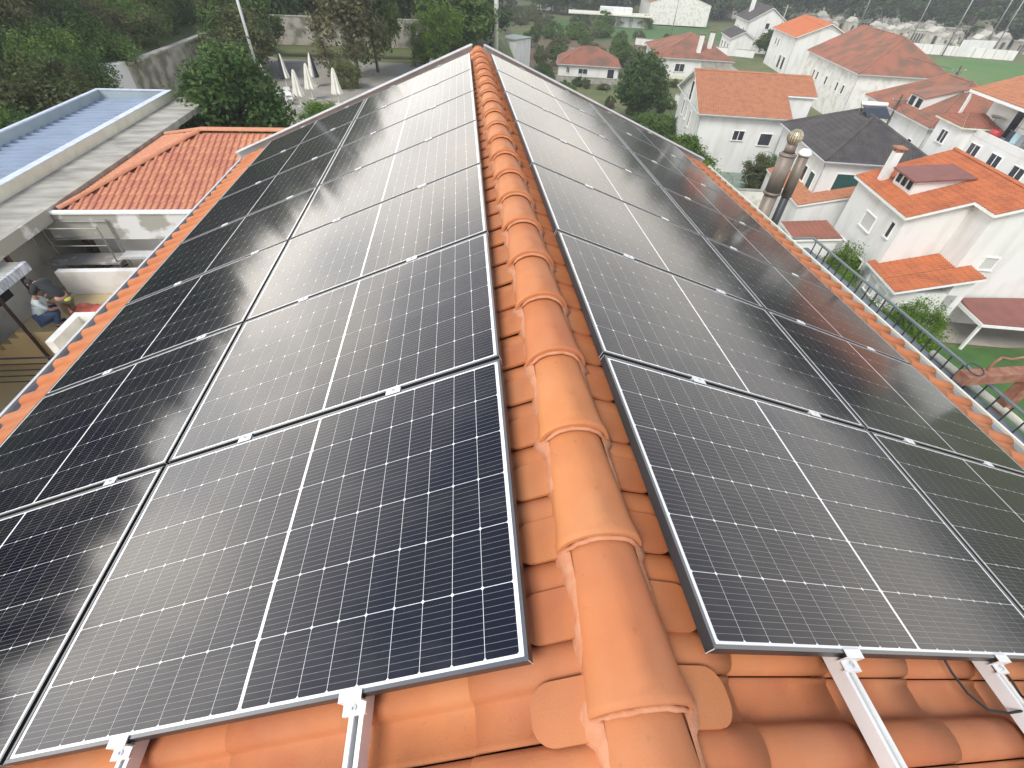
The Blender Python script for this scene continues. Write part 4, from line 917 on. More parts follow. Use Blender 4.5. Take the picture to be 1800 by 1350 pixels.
mb = MB(); mb.box(-12.44, -11.90, 4, 12.1, -5.62, -5.46); mb.build('slab', concrete_streak, aw)
mb = MB(); mb.box(-11.90, -11.80, 4, 12.1, -5.68, -5.44); mb.build('fascia', mat('flaky_blue_paint',(.62,.66,.72),.8,nscale=7,col2=(.34,.36,.40),streak=(1,2.5,.4),thr=(.42,.55)), aw)
for yy in (7.2, 10.78): mb = MB(); mb.bar((-11.84, yy, CZ), (-11.84, yy, -5.68), .06); mb.build('column', steel_brown, aw)
# sheet-metal roofed block
ms = thing('sheet_roof_block', 'long block with blue-grey ribbed sheet roof inside a pale parapet', 'building', (0,0,0))
mb = MB(); mb.box(-17.4, -14.16, 2, 27.5, -9, -5.25); mb.build('wall', white_wall, ms)
mb = MB(); mb.box(-17.42, -17.28, 2, 27.5, -5.24, -4.72); mb.box(-17.27, -14.16, 27.36, 27.5, -5.24, -4.72); mb.build('parapet', blue_wall, ms)
mb = MB(); mb.box(-14.28, -14.02, 2, 27.5, -5.24, -4.72); mb.build('front_parapet', cream, ms)
mb = MB(); mb.box(-17.44, -17.26, 1.9, 27.52, -4.715, -4.67); mb.box(-17.25, -14.3, 27.34, 27.52, -4.715, -4.67); mb.box(-14.29, -14.0, 2, 27.52, -4.715, -4.68); mb.build('coping', mat('pale_blue_trim',(.55,.60,.68),.5), ms)
mb = MB(); y = 2.0; prof = [(0,0),(.12,0),(.15,.045),(.21,.045),(.24,0)]
sv = MB(); yy = 2.0
pts = []
while yy < 27.3:
    for (dy, h) in ((0,0),(.30,0),(.325,.08),(.425,.08),(.45,0)): pts.append((yy+dy, h))
    yy += .45
b0 = len(sv.v)
for (yy, h) in pts: sv.v += [(-17.28, yy, -5.12+h), (-14.29, yy, -5.04+h)]
for i in range(len(pts)-1): a = 2*i; sv.f.append((a, a+1, a+3, a+2)); sv.m.append(0)
sv.build('sheet_roof', blue_sheet, ms)
# ramp walls, landing, railings
rw = thing('ramp', 'white rendered ramp and landing with low parapet walls in the courtyard', 'ramp', (0,0,0))
mb = MB(); mb.box(-12.3, -6, 10.9, 13.0, CZ+.001, -6.9); mb.build('landing', tan_paving, rw)
mb = MB(); mb.box(-11.9, -6, 12.75, 12.95, -6.89, -6.15); mb.build('parapet', white_dirty, rw)
mb = MB(); mb.box(-10.2, -6, 10.45, 10.62, CZ, -6.1); mb.box(-10.2, -10.02, 9.4, 10.44, CZ, -6.1); mb.build('parapet', white_dirty, rw)
mb = MB()
for i in range(5): mb.box(-12.3-.28*(i+1), -12.3-.28*i, 10.9, 12.4, CZ+.001, -6.9-.19*(i+1)); 
mb.build('steps', tan_paving, rw)
def railing(name, label, pts, n_rails, h, top, post_gap=1.6, r=.014, m=steel_dark, group='metal railings in the courtyard', zb=None):
    root = thing(name, label, 'railing', (0,0,0), group=group)
    for i in range(n_rails):
        mb = MB(); dz = h*(i+1)/n_rails
        mb.tube([(x, y, z+dz) for x, y, z in pts], 1.25*r*(1.4 if i == n_rails-1 else 1), 6); mb.build('rail', m, root)
    for i in range(len(pts)-1):
        a, b = Vector(pts[i]), Vector(pts[i+1]); n = max(1, int((b-a).length/post_gap))
        for k in range(n+1):
            p = a.lerp(b, k/n); mb = MB(); mb.tube([p, p+Vector((0,0,h))], r*1.3, 6); mb.build('post', m, root)
    return root
railing('railing', 'dark five-bar railing running along the left of our gutter in the yard', [(-10.2, 9.35, CZ+.02), (-10.2, 2.0, CZ+.02)], 5, 1.0, 0)
railing('railing', 'dark five-bar railing beside the two workers at the steps', [(-13.2, 9.9, CZ+.02), (-10.3, 9.9, CZ+.02)], 5, 1.0, 0)
railing('railing', 'dark bar railing behind the scaffold, between ramp and gallery', [(-12.3, 13.4, CZ+.02), (-11.3, 15.4, CZ+.02)], 5, 1.0, 0)
mb = MB(); mb.box(-13.3, -12.95, 9.2, 9.55, CZ+.002, -6.9); tag(mb.build('concrete_bollard', white_dirty), 'short square whitewashed concrete pillar at the foot of the courtyard railing', 'pillar')
# scaffold
sf = thing('scaffold', 'steel scaffold tower with plank deck standing under the annex gutter', 'scaffold', (0,0,0))
sx0, sx1, sy0, sy1, sz = -12.9, -10.95, 13.95, 14.45, -6.5
for (x, y) in ((sx0,sy0),(sx0,sy1),(sx1,sy0),(sx1,sy1)):
    mb = MB(); mb.tube([(x,y,CZ),(x,y,sz+1.15)], .024, 7); mb.build('upright', scaff, sf)
for z in (sz+.55, sz+1.1):
    for y in (sy0, sy1):
        mb = MB(); mb.tube([(sx0,y,z),(sx1,y,z)], .018, 6); mb.build('guard_rail', scaff, sf)
mb = MB(); mb.box(sx0-.1, sx1+.1, sy0-.08, sy1+.1, sz-.05, sz); mb.build('deck', mat('dusty_plank',(.30,.27,.24),.9,nscale=3,col2=(.55,.54,.50),thr=(.55,.62)), sf)
mb = MB(); mb.tube([(sx0,sy0,CZ+.2),(sx1,sy0,sz-.1)], .016, 6); mb.tube([(sx1,sy1,CZ+.2),(sx0,sy1,sz-.1)], .016, 6); mb.build('brace', scaff, sf)
mb = MB(); mb.box(sx1+.12, -8.6, 14.0, 14.4, sz+.06, sz+.14); mb.build('aluminium_plank', alu, sf)
for x in (-10.6, -9.0):
    mb = MB(); mb.tube([(x,14.0,CZ),(x,14.0,sz+.06)], .018, 6); mb.tube([(x+.35,14.0,CZ),(x+.35,14.0,sz+.06)], .018, 6)
    for k in range(5): mb.bar((x,14.0,CZ+.15+k*.27),(x+.35,14.0,CZ+.30+k*.27*(1 if k % 2 else .98)),.014)
    mb.build('ladder_frame', scaff, sf)
bt = MB()
for i in range(9):
    for j in range(2): pass
net = thing('barrier_net', 'bundle of red plastic barrier net hanging on the white parapet', 'safety net', (0,0,0))
nm = MB(); nx_, ny_ = 14, 7
P0 = Vector((-10.9, 11.9, -6.75))
gridp = [[(P0.x+2.2*i/nx_+random.uniform(-.03,.03), P0.y-.9*j/ny_+random.uniform(-.03,.03), P0.z+.28*math.sin(math.pi*j/ny_)+.05*math.sin(i*1.3)+random.uniform(-.02,.03)) for i in range(nx_+1)] for j in range(ny_+1)]
for j in range(ny_):
    for i in range(nx_): nm.face([gridp[j][i], gridp[j][i+1], gridp[j+1][i+1], gridp[j+1][i]])
nm.build('net', net_red, net)

# --- flue pair, annex roof deck and parapet railing at the right
sr = thing('side_roof_terrace', 'narrow flat grey roof terrace below the right gutter', 'terrace', (0,0,0))
mb = MB(); mb.box(4.06, 7.1, -3, 8.1, -16.2, -3.5); mb.build('wall', white_wall, sr)
mb = MB(); mb.box(4.06, 7.12, -3, 8.12, -3.49, -3.40); mb.build('floor', mat('blue_grey_membrane',(.13,.15,.18),.6), sr)
mb = MB(); mb.box(6.86, 7.12, -3, 8.12, -3.395, -3.22); mb.build('parapet', mat('blue_grey_membrane',(.13,.15,.18),.6), sr)
rl = thing('parapet_railing', 'dark grey steel railing with flat top bar along the terrace parapet', 'railing', (0,0,0))
mb = MB(); mb.box(6.955, 7.005, -3, 7.965, -2.93, -2.905); mb.box(6.2, 6.955, 7.915, 7.965, -2.93, -2.905); mb.build('top_bar', mat('grey_paint_steel',(.14,.17,.17),.5), rl)
bmesh_bar = MB(); bmesh_bar.box(-.008, .008, -.008, .008, -3.22, -2.93); bmm = bmesh_bar.mesh('baluster', steel_dark)
k = 0; yy = -1.0
while yy < 7.95: link('baluster', bmm, rl, (6.98, yy, 0)); yy += .21
fl = thing('flue_stack', 'thick galvanised metal flue with striped ball cowl beyond the right eave', 'flue', (5.42, 7.6, -3.5))
mb = MB(); mb.tube([(0,0,0),(0,0,1.66)], .118, 20); mb.build('pipe', galv, fl, True)
mb = MB(); mb.tube([(0,0,1.66),(0,0,2.28)], .132, 20); mb.lathe((0,0,0), [(.132,2.28),(.142,2.285),(.142,2.30),(.10,2.33)], 20); mb.lathe((0,0,0),[(.12,1.62),(.147,1.63),(.147,1.67),(.12,1.68)],20); mb.build('sleeve', galv, fl, True)
mb = MB(); mb.tube([(0,0,2.30),(0,0,2.46)], .088, 18); mb.build('neck', galv, fl, True)
for k in range(18):
    a = 2*math.pi*k/18; mb = MB(); pr_ = []
    for j in range(9):
        th_ = math.pi*(j/8)*.98+.03; pr_.append((.118*math.sin(th_), 2.565-.125*math.cos(th_)))
    for j in range(8):
        (r0, z0), (r1_, z1) = pr_[j], pr_[j+1]; da = .13
        mb.face([(r0*math.cos(a-da), r0*math.sin(a-da), z0), (r0*math.cos(a+da)*1.04, r0*math.sin(a+da)*1.04, z0), (r1_*math.cos(a+da)*1.04, r1_*math.sin(a+da)*1.04, z1), (r1_*math.cos(a-da), r1_*math.sin(a-da), z1)])
    mb.build('cowl_blade', mat('tarnished_brass_grey',(.50,.44,.30),.4,metal=.5), fl)
mb = MB(); mb.lathe((0,0,0), [(.0,2.44),(.07,2.48),(.095,2.565),(.07,2.65),(0,2.68)], 14); mb.build('cowl_core', steel_dark, fl, True)
f2 = thing('flue_stack', 'slimmer dark metal flue with bright white cap beside the thick flue', 'flue', (5.69, 7.56, -3.5))
mb = MB(); mb.tube([(0,0,0),(0,0,1.75)], .072, 16); mb.build('pipe', steel_dark, f2, True)
mb = MB(); mb.tube([(0,0,1.60),(0,0,2.28)], .088, 16); mb.build('sleeve', galv, f2, True)
mb = MB(); mb.lathe((0,0,0), [(.0,2.28),(.105,2.30),(.11,2.34),(.06,2.39),(0,2.40)], 16); mb.build('cap', white_paint, f2, True)
bxm = MB(); bxm.box(6.0, 6.55, 6.9, 7.5, -3.39, -3.0); o = bxm.build('roof_box', cream); tag(o, 'cream metal box with a small pale lid on the terrace beside the flues', 'box')
dv = thing('hoist_arm', 'rusty red steel hoist arm on a short post above the terrace railing', 'hoist', (0,0,0))
mb = MB(); mb.box(7.12, 7.26, 3.35, 3.49, -3.6, -2.62, 0); mb.build('post', rust, dv)
mb = MB(); mb.bar((6.20, 3.48, -2.62), (7.75, 3.50, -2.60), .16, .14); mb.build('beam', rust, dv)
mb = MB(); mb.tube([(6.55,3.52,-2.54),(6.60,3.55,-2.44),(6.72,3.6,-2.40),(6.9,3.6,-2.44),(7.1,3.6,-2.40),(7.55,3.62,-2.30)], .016, 7); mb.build('handle_rod', rust, dv, True)
mb = MB(); mb.tube([(6.33+.10*math.cos(a), 3.50+.10*math.sin(a), -2.50+.02*math.sin(a)) for a in [i*math.pi/8 for i in range(17)]], .008, 6); mb.build('wire_loop', steel_dark, dv, True)
mb = MB(); mb.tube([(7.2,2.2,-3.2),(7.15,3.2,-3.15),(7.1,4.6,-3.17)], .05, 8); tag(mb.build('drain_pipe', cream, None, True), 'cream plastic pipe lying along the terrace edge near the hoist', 'pipe')

# --- poles
def pole(name, label, x, y, z0, z1, r0, r1, m, cat='pole'):
    root = thing(name, label, cat, (x, y, z0)); mb = MB(); mb.tube([(0,0,0),(0,0,z1-z0)], [r0, r1], 10); mb.build('shaft', m, root, True)
    mb = MB(); mb.lathe((0,0,0), [(r0*2.2,0),(r0*2.2,.12),(r0,.14)], 12); mb.build('base_collar', m, root); return root
pole('flag_pole', 'tall thin grey metal pole rising behind the tiled annex', -10.9, 31.0, GL, 2.2, .085, .06, alu_dull)
pole('light_pole', 'white pole rising just right of the far ridge end', 4.75, 67.0, tz(4.75,67)-.3, 3.0, .30, .20, white_paint)
def utility(x, y, h, label, tr=False, arm=True, m=bark, rr=.14):
    root = thing('utility_pole', label, 'utility pole', (x, y, tz(x, y))); mb = MB(); mb.tube([(0,0,0),(0,0,h)], [rr, rr*.65], 9); mb.build('shaft', m, root, True)
    if arm:
        mb = MB(); mb.bar((-.9,0,h-.5),(.9,0,h-.5),.10); mb.build('crossarm', scaff, root)
        for xx in (-.8, 0, .8):
            mb = MB(); mb.lathe((xx,0,h-.45),[(.04,0),(.06,.08),(.03,.16),(0,.17)],8); mb.build('insulator', grey_stone, root)
    if tr: mb = MB(); mb.tube([(.28,0,h-2.0),(.28,0,h-1.1)], .25, 12); mb.build('transformer', scaff, root)
    return root
utility(57.9, 73.4-15, 8.6, 'dark utility pole with transformer standing before the long row house', True)
utility(44.5, 49.5, 7.4, 'utility pole with crossarm behind the black slate roof', False)
utility(69.3, 118.0, 9.5, 'thin grey utility pole between the villa hedge and the bright orange house', False, m=concrete)
utility(58.0, 150.0, 10.5, 'thin pole at the edge of the meadow left of the villa', False, m=concrete)
for (x, y, lb) in ((128,150,'thin grey pole rising out of the cemetery'), (140,135,'thin pole with a yellow sign at the end of the field'), (118,160,'grey lamp pole at the back of the cemetery'), (150,148,'pale pole among dark trees right of the cemetery'), (123,131.5,'thin pole standing in front of the white panel wall')):
    utility(x, y, 15, lb, False, False, scaff, .16)
wr = MB()
def sag(a, b, s, n=10):
    a, b = Vector(a), Vector(b); return [a.lerp(b, i/n)-Vector((0,0,4*s*(i/n)*(1-i/n))) for i in range(n+1)]
zP = GR
for i, (a, b) in enumerate((((57.9,58.4,zP+8.1),(44.5,49.5,zP+6.9)), ((58.4,58.4,zP+8.1),(45.0,49.5,zP+6.9)), ((57.9,58.4,zP+8.1),(69.3,118,zP+9)), ((44.5,49.5,zP+6.9),(28.6,34.8,zP+6.4)), ((44.5,49.5,zP+6.9),(41.0,41.5,zP+7.2)))):
    mb = MB(); mb.tube(sag(a, b, .7), .018, 5); tag(mb.build('overhead_wire', rubber), ['upper wire between the transformer pole and the pole behind the slate roof', 'lower wire between the transformer pole and the pole behind the slate roof', 'wire running back from the transformer pole to the villa hedge', 'wire dropping from the middle utility pole to the slate roof', 'wire from the middle utility pole to the apartment block'][i], 'wire')

# --- closed parasols in the yard
def parasol(x, y, label, m1, m2, h=2.35, lean=(0,0)):
    root = thing('parasol', label, 'parasol', (x, y, GL+.06), 1.92, 'closed parasols in the gravel yard')
    mb = MB(); mb.tube([(0,0,.05),(lean[0],lean[1],h)], .022, 7); mb.build('pole', white_paint, root)
    mb = MB(); mb.lathe((0,0,0), [(0,.0),(.26,.0),(.26,.07),(.05,.10)], 14); mb.build('base', grey_stone, root)
    mb = MB(); n = 16; prof = [(.03,h+.03),(.07,h-.1),(.13,h-.5),(.17,h-.9),(.22,h-1.3),(.27,h-1.62),(.20,h-1.70),(.05,h-1.66)]
    for (r, z) in prof:
        for k in range(n): a = 2*math.pi*k/n; q = r*1.3*(1+(.28 if k % 2 else -.18)); mb.v.append((q*math.cos(a)+lean[0]*z/h, q*math.sin(a)+lean[1]*z/h, z+(.05 if k % 4 == 0 else 0)*(z < h-1.4)))
    for i in range(len(prof)-1):
        for k in range(n): a = i*n+k; b = i*n+(k+1) % n; mb.f.append((a, a+n, b+n, b)); mb.m.append(1 if (m2 is not m1 and 8 <= k % 16) else 0)
    mb.build('canopy', [m1, m2], root)
for a in ((-14.6,42.6,'red and white closed parasol at the left end of the group',canvas_r,canvas_w), (-14.2,46.5,'dark navy and white closed parasol behind the red one',canvas_k,canvas_w), (-11.75,40.6,'wide white closed parasol in front, third from left',canvas_w,canvas_w),
          (-11.4,42.9,'white closed parasol just behind the front white one',canvas_w,canvas_w), (-9.15,41.5,'white closed parasol standing alone at the right of the group',canvas_w,canvas_w), (-12.0,47.2,'white closed parasol farthest back in the group',canvas_w,canvas_k)): parasol(*a)
for i, (x, y) in enumerate(((-13.4,41.6),(-13.0,42.3),(-12.7,41.2))):
    t_ = thing('plastic_chair', 'white plastic garden chair stacked under the parasols', 'chair', (x, y, GL+.05), random.uniform(0,3), 'white plastic chairs by the parasols')
    mb = MB(); mb.box(-.24,.24,-.24,.24,.40,.44); mb.build('seat', white_paint, t_)
    mb = MB(); mb.box(-.24,.24,.22,.26,.44,.88); mb.build('backrest', white_paint, t_)
    for (a, b) in ((-1,-1),(1,-1),(1,1),(-1,1)): mb = MB(); mb.box(a*.22-.02,a*.22+.02,b*.22-.02,b*.22+.02,0,.40); mb.build('leg', white_paint, t_)
# garden walls
def gwall(x0, y0, x1, y1, h, label, m=wall_ret, z=None, t=.3):
    L = math.hypot(x1-x0, y1-y0); root = thing('garden_wall', label, 'wall', (x0, y0, (tz(x0, y0) if z is None else z)-.3), math.atan2(y1-y0, x1-x0))
    mb = MB(); mb.box(0, L, -t/2, t/2, 0, h+.3); mb.build('body', m, root); mb = MB(); mb.box(-.02, L+.02, -t/2-.04, t/2+.04, h+.3, h+.38); mb.build('coping', concrete, root); return root
gwall(-21.5, 59.8, -2.6, 59.8, 2.0, 'long weathered wall closing the back of the parasol yard')
gwall(-2.4, 59.7, -2.4, 46, .9, 'low grey wall at the right side of the parasol yard', concrete)
w_ = thing('retaining_wall', 'long stained concrete retaining wall climbing the shrubby hillside', 'retaining wall', (0,0,0))
mb = MB()
for i in range(12):
    y0 = 38.5+i*1.75; zt = -5.68-i*.012; mb.box(-22.0, -21.6, y0, y0+1.74, -9, zt)
mb.build('body', wall_ret, w_)
mb = MB()
for i in range(12):
    y0 = 38.5+i*1.75; zt = -5.68-i*.012; mb.box(-22.05, -21.5, y0, y0+1.74, zt+.002, zt+.12)
mb.build('coping', concrete, w_)
mb = MB(); mb.box(-24.5, -22.01, 37.9, 38.4, -9, -5.5); mb.box(-22.0, -21.6, 33.0, 38.45, -9, -5.45); tag(mb.build('whitewashed_wall', white_wall), 'bright whitewashed end of the hillside wall behind the blue sheet roof', 'wall')
gwall(43.0, 133.0, 66.0, 119.0, 1.3, 'white garden wall winding before the villa', white_wall, GR)
gwall(16, 91.5, 30, 89.0, .8, 'low dark wall in front of the small square house', concrete, GR)
gwall(22, 40.5, 33, 39.0, 1.6, 'garden wall below the plain gable house', white_dirty, GR)
gwall(33, 78, 40, 64, 1.2, 'white boundary wall beside the plain gable house', white_wall, GR)
gwall(20, 118, 50, 112, 1.1, 'long grey orchard wall behind the small house', concrete, GR)

# ------------------------------------------------------------------ trees and shrubs
def crown_proto(name, n, clumps, squash, lumps, seed, leaf, hollow=.35, spike=False):
    rg = np.random.RandomState(seed)
    # clump centres near the surface of a lumpy ellipsoid, unit radius
    d = rg.normal(size=(clumps, 3)); d /= np.linalg.norm(d, axis=1)[:, None]
    rad = (hollow+(1-hollow)*rg.rand(clumps)**.5)
    lump = 1+lumps*np.sin(d[:,0]*3.1+seed)*np.cos(d[:,1]*2.7+seed*1.7)+lumps*.6*np.sin(d[:,2]*5+seed)
    c = d*(rad*lump)[:, None]; c[:, 2] *= squash
    cid = rg.randint(0, clumps, n); cr = (.10+.16*rg.rand(clumps))[cid]
    off = rg.normal(size=(n, 3))*cr[:, None]*.62
    pos = c[cid]+off
    nr = rg.normal(size=(n, 3))*.7+off/cr[:, None]*.8+np.array([0,0,.55]); nr /= np.linalg.norm(nr, axis=1)[:, None]
    t = np.cross(nr, rg.normal(size=(n, 3))); t /= np.linalg.norm(t, axis=1)[:, None]; b = np.cross(nr, t)
    s = leaf*(.6+.8*rg.rand(n))[:, None]
    v = np.stack([pos+t*s, pos+b*s*.55, pos-t*s, pos-b*s*.55], 1).reshape(-1, 3)
    f = np.arange(4*n).reshape(n, 4)
    me = bpy.data.meshes.new(name); me.vertices.add(4*n); me.vertices.foreach_set('co', v.ravel()); me.loops.add(4*n); me.loops.foreach_set('vertex_index', f.ravel())
    me.polygons.add(n); me.polygons.foreach_set('loop_start', np.arange(0, 4*n, 4)); me.polygons.foreach_set('loop_total', np.full(n, 4)); me.update(); return me
PROTO = {}
def crown(shape, leafk):
    k = (shape, leafk)
    if k in PROTO: return PROTO[k]
    base = ('_', shape)
    if base not in PROTO:
        PROTO[base] = {'dense0': lambda: crown_proto('crown', 16000, 190, .85, .16, 3, .050), 'dense1': lambda: crown_proto('crown', 16000, 160, .95, .22, 8, .050),
                       'loose0': lambda: crown_proto('crown', 8500, 110, 1.05, .28, 5, .046, .2), 'far0': lambda: crown_proto('crown', 3600, 80, 1.15, .22, 11, .085, .45), 'far1': lambda: crown_proto('crown', 3600, 70, .95, .25, 14, .085, .45),
                       'shrub0': lambda: crown_proto('crown', 11000, 150, .70, .28, 21, .040, .45), 'shrub1': lambda: crown_proto('crown', 11000, 120, .80, .32, 25, .042, .45), 'tall0': lambda: crown_proto('crown', 4500, 90, 1.7, .2, 31, .075, .4)}[shape]()
    m = PROTO[base].copy(); m.materials.append(LEAF[leafk]); PROTO[k] = m; return m
def trunk_mesh(seed, m, h=1., lean=.08, r=.045):
    rg = random.Random(seed); mb = MB(); top = Vector((rg.uniform(-lean, lean), rg.uniform(-lean, lean), h))
    mb.tube([(0,0,-.1), (top.x*.4, top.y*.4, h*.5), tuple(top)], [r*1.25, r*.9, r*.5], 8)
    for k in range(6):
        a = k*1.05+rg.random(); z = h*rg.uniform(.5, .95); L = rg.uniform(.3, .55)
        p = Vector((top.x*z/h, top.y*z/h, z)); q = p+Vector((math.cos(a)*L, math.sin(a)*L, L*.9)); mb.tube([p, p.lerp(q, .5)+Vector((0,0,.04)), q], [r*.45, r*.3, r*.12], 6)
    return mb.mesh('trunk', m, True)
TRK = [trunk_mesh(1, bark), trunk_mesh(2, bark)]; TRW = trunk_mesh(3, bark_w, r=.06)
rt = random.Random(17)
def tree(x, y, h, r, leafk, shape, label, cat='tree', group=None, zz=None, trunk=TRK, name=None, sq=1.0, base=None):
    """h total height, r crown radius"""
    z = (tz(x, y) if zz is None else zz)
    root = thing(name or ('tree' if cat == 'tree' else 'shrub'), label, cat, (x, y, z), rt.uniform(0, 6.28), group)
    cr = link('crown', crown(shape, leafk), root); vert = {'dense0': .85, 'dense1': .95, 'loose0': 1.05, 'far0': 1.15, 'far1': .95, 'shrub0': .7, 'shrub1': .8, 'tall0': 1.7}[shape]
    hz = max(.5, min((h*.46), 99)); sz = hz/vert
    if cat == 'tree': ch = h*.60; szz = h*.42/vert
    else: ch = h*.42; szz = h*.55/vert
    cr.location = (0, 0, ch); cr.scale = (r, r*rt.uniform(.88, 1.12), szz); cr.rotation_euler = (0, 0, rt.uniform(0, 6))
    if cat == 'tree':
        tr_ = link('trunk', (rt.choice(trunk) if isinstance(trunk, list) else trunk), root); tr_.scale = (max(r, h*.3)*.9, max(r, h*.3)*.9, h*.62)
    else:
        tr_ = link('stem', TRK[0], root); tr_.scale = (r*.7, r*.7, h*.5)
    return root
# left: dark tree beside the tiled annex, bushes behind it
tree(-11.7, 28.6, 5.0, 2.5, 'dark', 'dense0', 'dark glossy evergreen tree right behind the tiled annex roof')
tree(-10.0, 27.4, 2.6, 1.2, 'dark', 'dense1', 'lower dark evergreen to the right of the grey pole')
tree(-8.6, 34.6, 1.7, 1.7, 'bright', 'shrub0', 'low bright green bush in front of the parasols', 'shrub')
tree(-6.9, 33.2, 1.6, 1.3, 'mid', 'shrub1', 'small green bush against the far verge of our roof', 'shrub')
tree(-8.9, 51.0, 8.3, 3.3, 'brown', 'loose0', 'large brownish autumn tree leaning over the parasol yard')
tree(-7.5, 53.5, 9.4, 2.9, 'mid', 'loose0', 'yellow-green tree top just behind the brownish autumn tree')
tree(-9.4, 47.0, 2.2, 1.2, 'olive', 'shrub1', 'straggly olive shrub at the foot of the brownish tree', 'shrub')
tree(-18.0, 50.0, 4.4, 2.6, 'olive', 'dense1', 'olive green tree at the left of the parasols')
tree(-18.9, 53.0, 5.6, 3.0, 'mid', 'dense0', 'mid green tree between the retaining wall and the yard wall')
tree(-3.2, 57.6, 4.0, 1.6, 'bright', 'loose0', 'bright green bush by the yard wall right of the brown tree', 'shrub')
tree(-1.2, 56.0, 4.8, 2.1, 'bright', 'loose0', 'bright leafy young tree near the far ridge end')
# woods beyond the yard wall
WL = {'dark': 'dark green tree in the dense wood beyond the yard', 'mid': 'mid green tree in the dense wood beyond the yard', 'olive': 'olive green tree in the dense wood beyond the yard', 'grey': 'grey-green tree in the dense wood beyond the yard'}
for k in range(46):
    x = rt.uniform(-42, 5); y = rt.uniform(66, 108); lk = rt.choice(['mid', 'dark', 'olive', 'grey', 'mid'])
    tree(x, y, rt.uniform(8, 13)*(1 if x < -2 else .75), rt.uniform(3.0, 4.8), lk, rt.choice(['far0', 'far1']), WL[lk], group='trees of the wood beyond the yard', zz=tz(x, y)-.4)
for k in range(40):
    x = rt.uniform(-75, 3); y = rt.uniform(112, 175); lk = rt.choice(['mid', 'dark', 'olive', 'grey', 'dark'])
    tree(x, y, rt.uniform(11, 18), rt.uniform(4.5, 7), lk, rt.choice(['far0', 'far1']), WL[lk], group='trees of the wood beyond the yard', zz=tz(x, y)-.5)
# hillside shrubs on the left
HL = {'dark': 'dark green bush packed on the left hillside', 'mid': 'mid green bush on the left hillside', 'olive': 'olive dry bush on the left hillside', 'brown': 'brown dry bush on the left hillside', 'grey': 'grey-green bush on the left hillside', 'bright': 'bright green bush on the left hillside'}
for k in range(150):
    x = rt.uniform(-40, -18.6); y = rt.uniform(10, 62)
    if x > -21.8 and y > 33: continue
    if -24 < x and y > 37: x -= 1.6
    lk = rt.choice(['dark', 'mid', 'mid', 'olive', 'grey', 'dark', 'brown', 'dark', 'olive', 'mid', 'bright'])
    tree(x, y, rt.uniform(2.0, 3.4), rt.uniform(1.4, 2.4), lk, rt.choice(['shrub0', 'shrub1']), HL[lk].replace('on the left hillside', 'on the left hillside, '+('near the blue sheet roof' if y < 28 else 'beside the stained concrete wall' if x > -29 else 'high above the concrete wall')), 'shrub', 'bushes on the left hillside', zz=tz(x, y)-.3)
for k in range(54):     # tall trees up the slope
    a = rt.uniform(-82, -24); dd = rt.uniform(36, 62); x = dd*math.sin(R(a)); y = dd*math.cos(R(a))
    if x > -31: x -= 12
    lk = rt.choice(['dark', 'mid', 'olive', 'dark'])
    tree(x, y, rt.uniform(5.2, 8.6), rt.uniform(2.3, 3.6), lk, rt.choice(['far0', 'far1']), 'tall %s tree on the crest of the left hillside' % {'dark': 'dark', 'mid': 'green', 'olive': 'olive'}[lk], group='trees on the crest of the left hillside', zz=tz(x, y)-.3)
# spiky plant on the slope
sp = thing('spiky_plant', 'large pale spiky agave-like plant on the hillside above the whitewashed wall', 'plant', (-22.6, 33.5, tz(-22.6, 33.5)+.6))
for k in range(46):
    a = k*2.4; el = .35+.9*rt.random(); L = rt.uniform(1.2, 1.9); mb = MB(); d = Vector((math.cos(a)*math.cos(el), math.sin(a)*math.cos(el), math.sin(el))); s_ = d.cross(Vector((0,0,1))).normalized()*.05
    tip = d*L-Vector((0,0,.3*L*math.cos(el))); mid = d*L*.55
    mb.poly([tuple(-s_), tuple(s_), tuple(mid+s_*1.2), tuple(mid-s_*1.2), tuple(tip), tuple(mid+Vector((0,0,-.03)))], [(0,1,2,3),(3,2,4),(0,3,5),(1,5,2)])
    mb.build('blade', mat('agave_leaf',(.22,.25,.12),.6), sp)
# right side trees
tree(24.0, 68.0, 7.0, 3.4, 'dark', 'dense0', 'big dark green tree left of the plain orange gable house')
tree(25.8, 56.8, 3.2, 2.4, 'mid', 'dense1', 'rounded olive-green bush in front of the gable house', 'shrub')
tree(22.8, 58.5, 3.0, 2.6, 'mid', 'dense0', 'large mid green bush just beyond the right verge', 'shrub')
tree(21.3, 44.2, 4.4, 2.1, 'bright', 'dense1', 'bright green tree at the corner of the gable house')
tree(19.0, 36.3, 4.6, 2.0, 'bright', 'dense0', 'bright green tree hugging the far right eave')
tree(20.5, 31.2, 3.4, 1.5, 'yellow', 'loose0', 'yellow-green loose tree below the metal flues')
tree(18.6, 28.2, 3.0, 1.3, 'yellow', 'loose0', 'small yellowish bush at the foot of the flues', 'shrub')
tree(27.4, 42.2, 3.6, 1.4, 'olive', 'loose0', 'thin grey-green tree before the gable house windows')
tree(29.0, 43.2, 3.4, 1.5, 'mid', 'loose0', 'round green tree beside the slate-roofed house')
for (x, y, h, r, lk, lb) in ((26.0,26.4,2.9,1.25,'bright','bright green bush by the front of the near house'), (24.9,24.4,2.2,1.0,'bright','green bush between railing and near house door'), (24.3,22.6,2.0,1.1,'bright','low bright bush seen through the railing bars'), (26.9,20.0,2.6,1.35,'bright','round green bush at the porch corner'),
                             (24.8,21.2,2.0,1.2,'mid','green hedge bush in front of the porch windows'), (23.6,18.4,1.6,1.1,'bright','low bush beside the lawn edge below the railing'), (25.0,27.6,1.8,1.0,'mid','small green bush under the end of the railing'), (33.5,14.0,1.6,2.2,'bright','low bright hedge at the lawn edge near the hoist arm')):
    tree(x, y, h, r, lk, 'shrub0', lb, 'shrub')
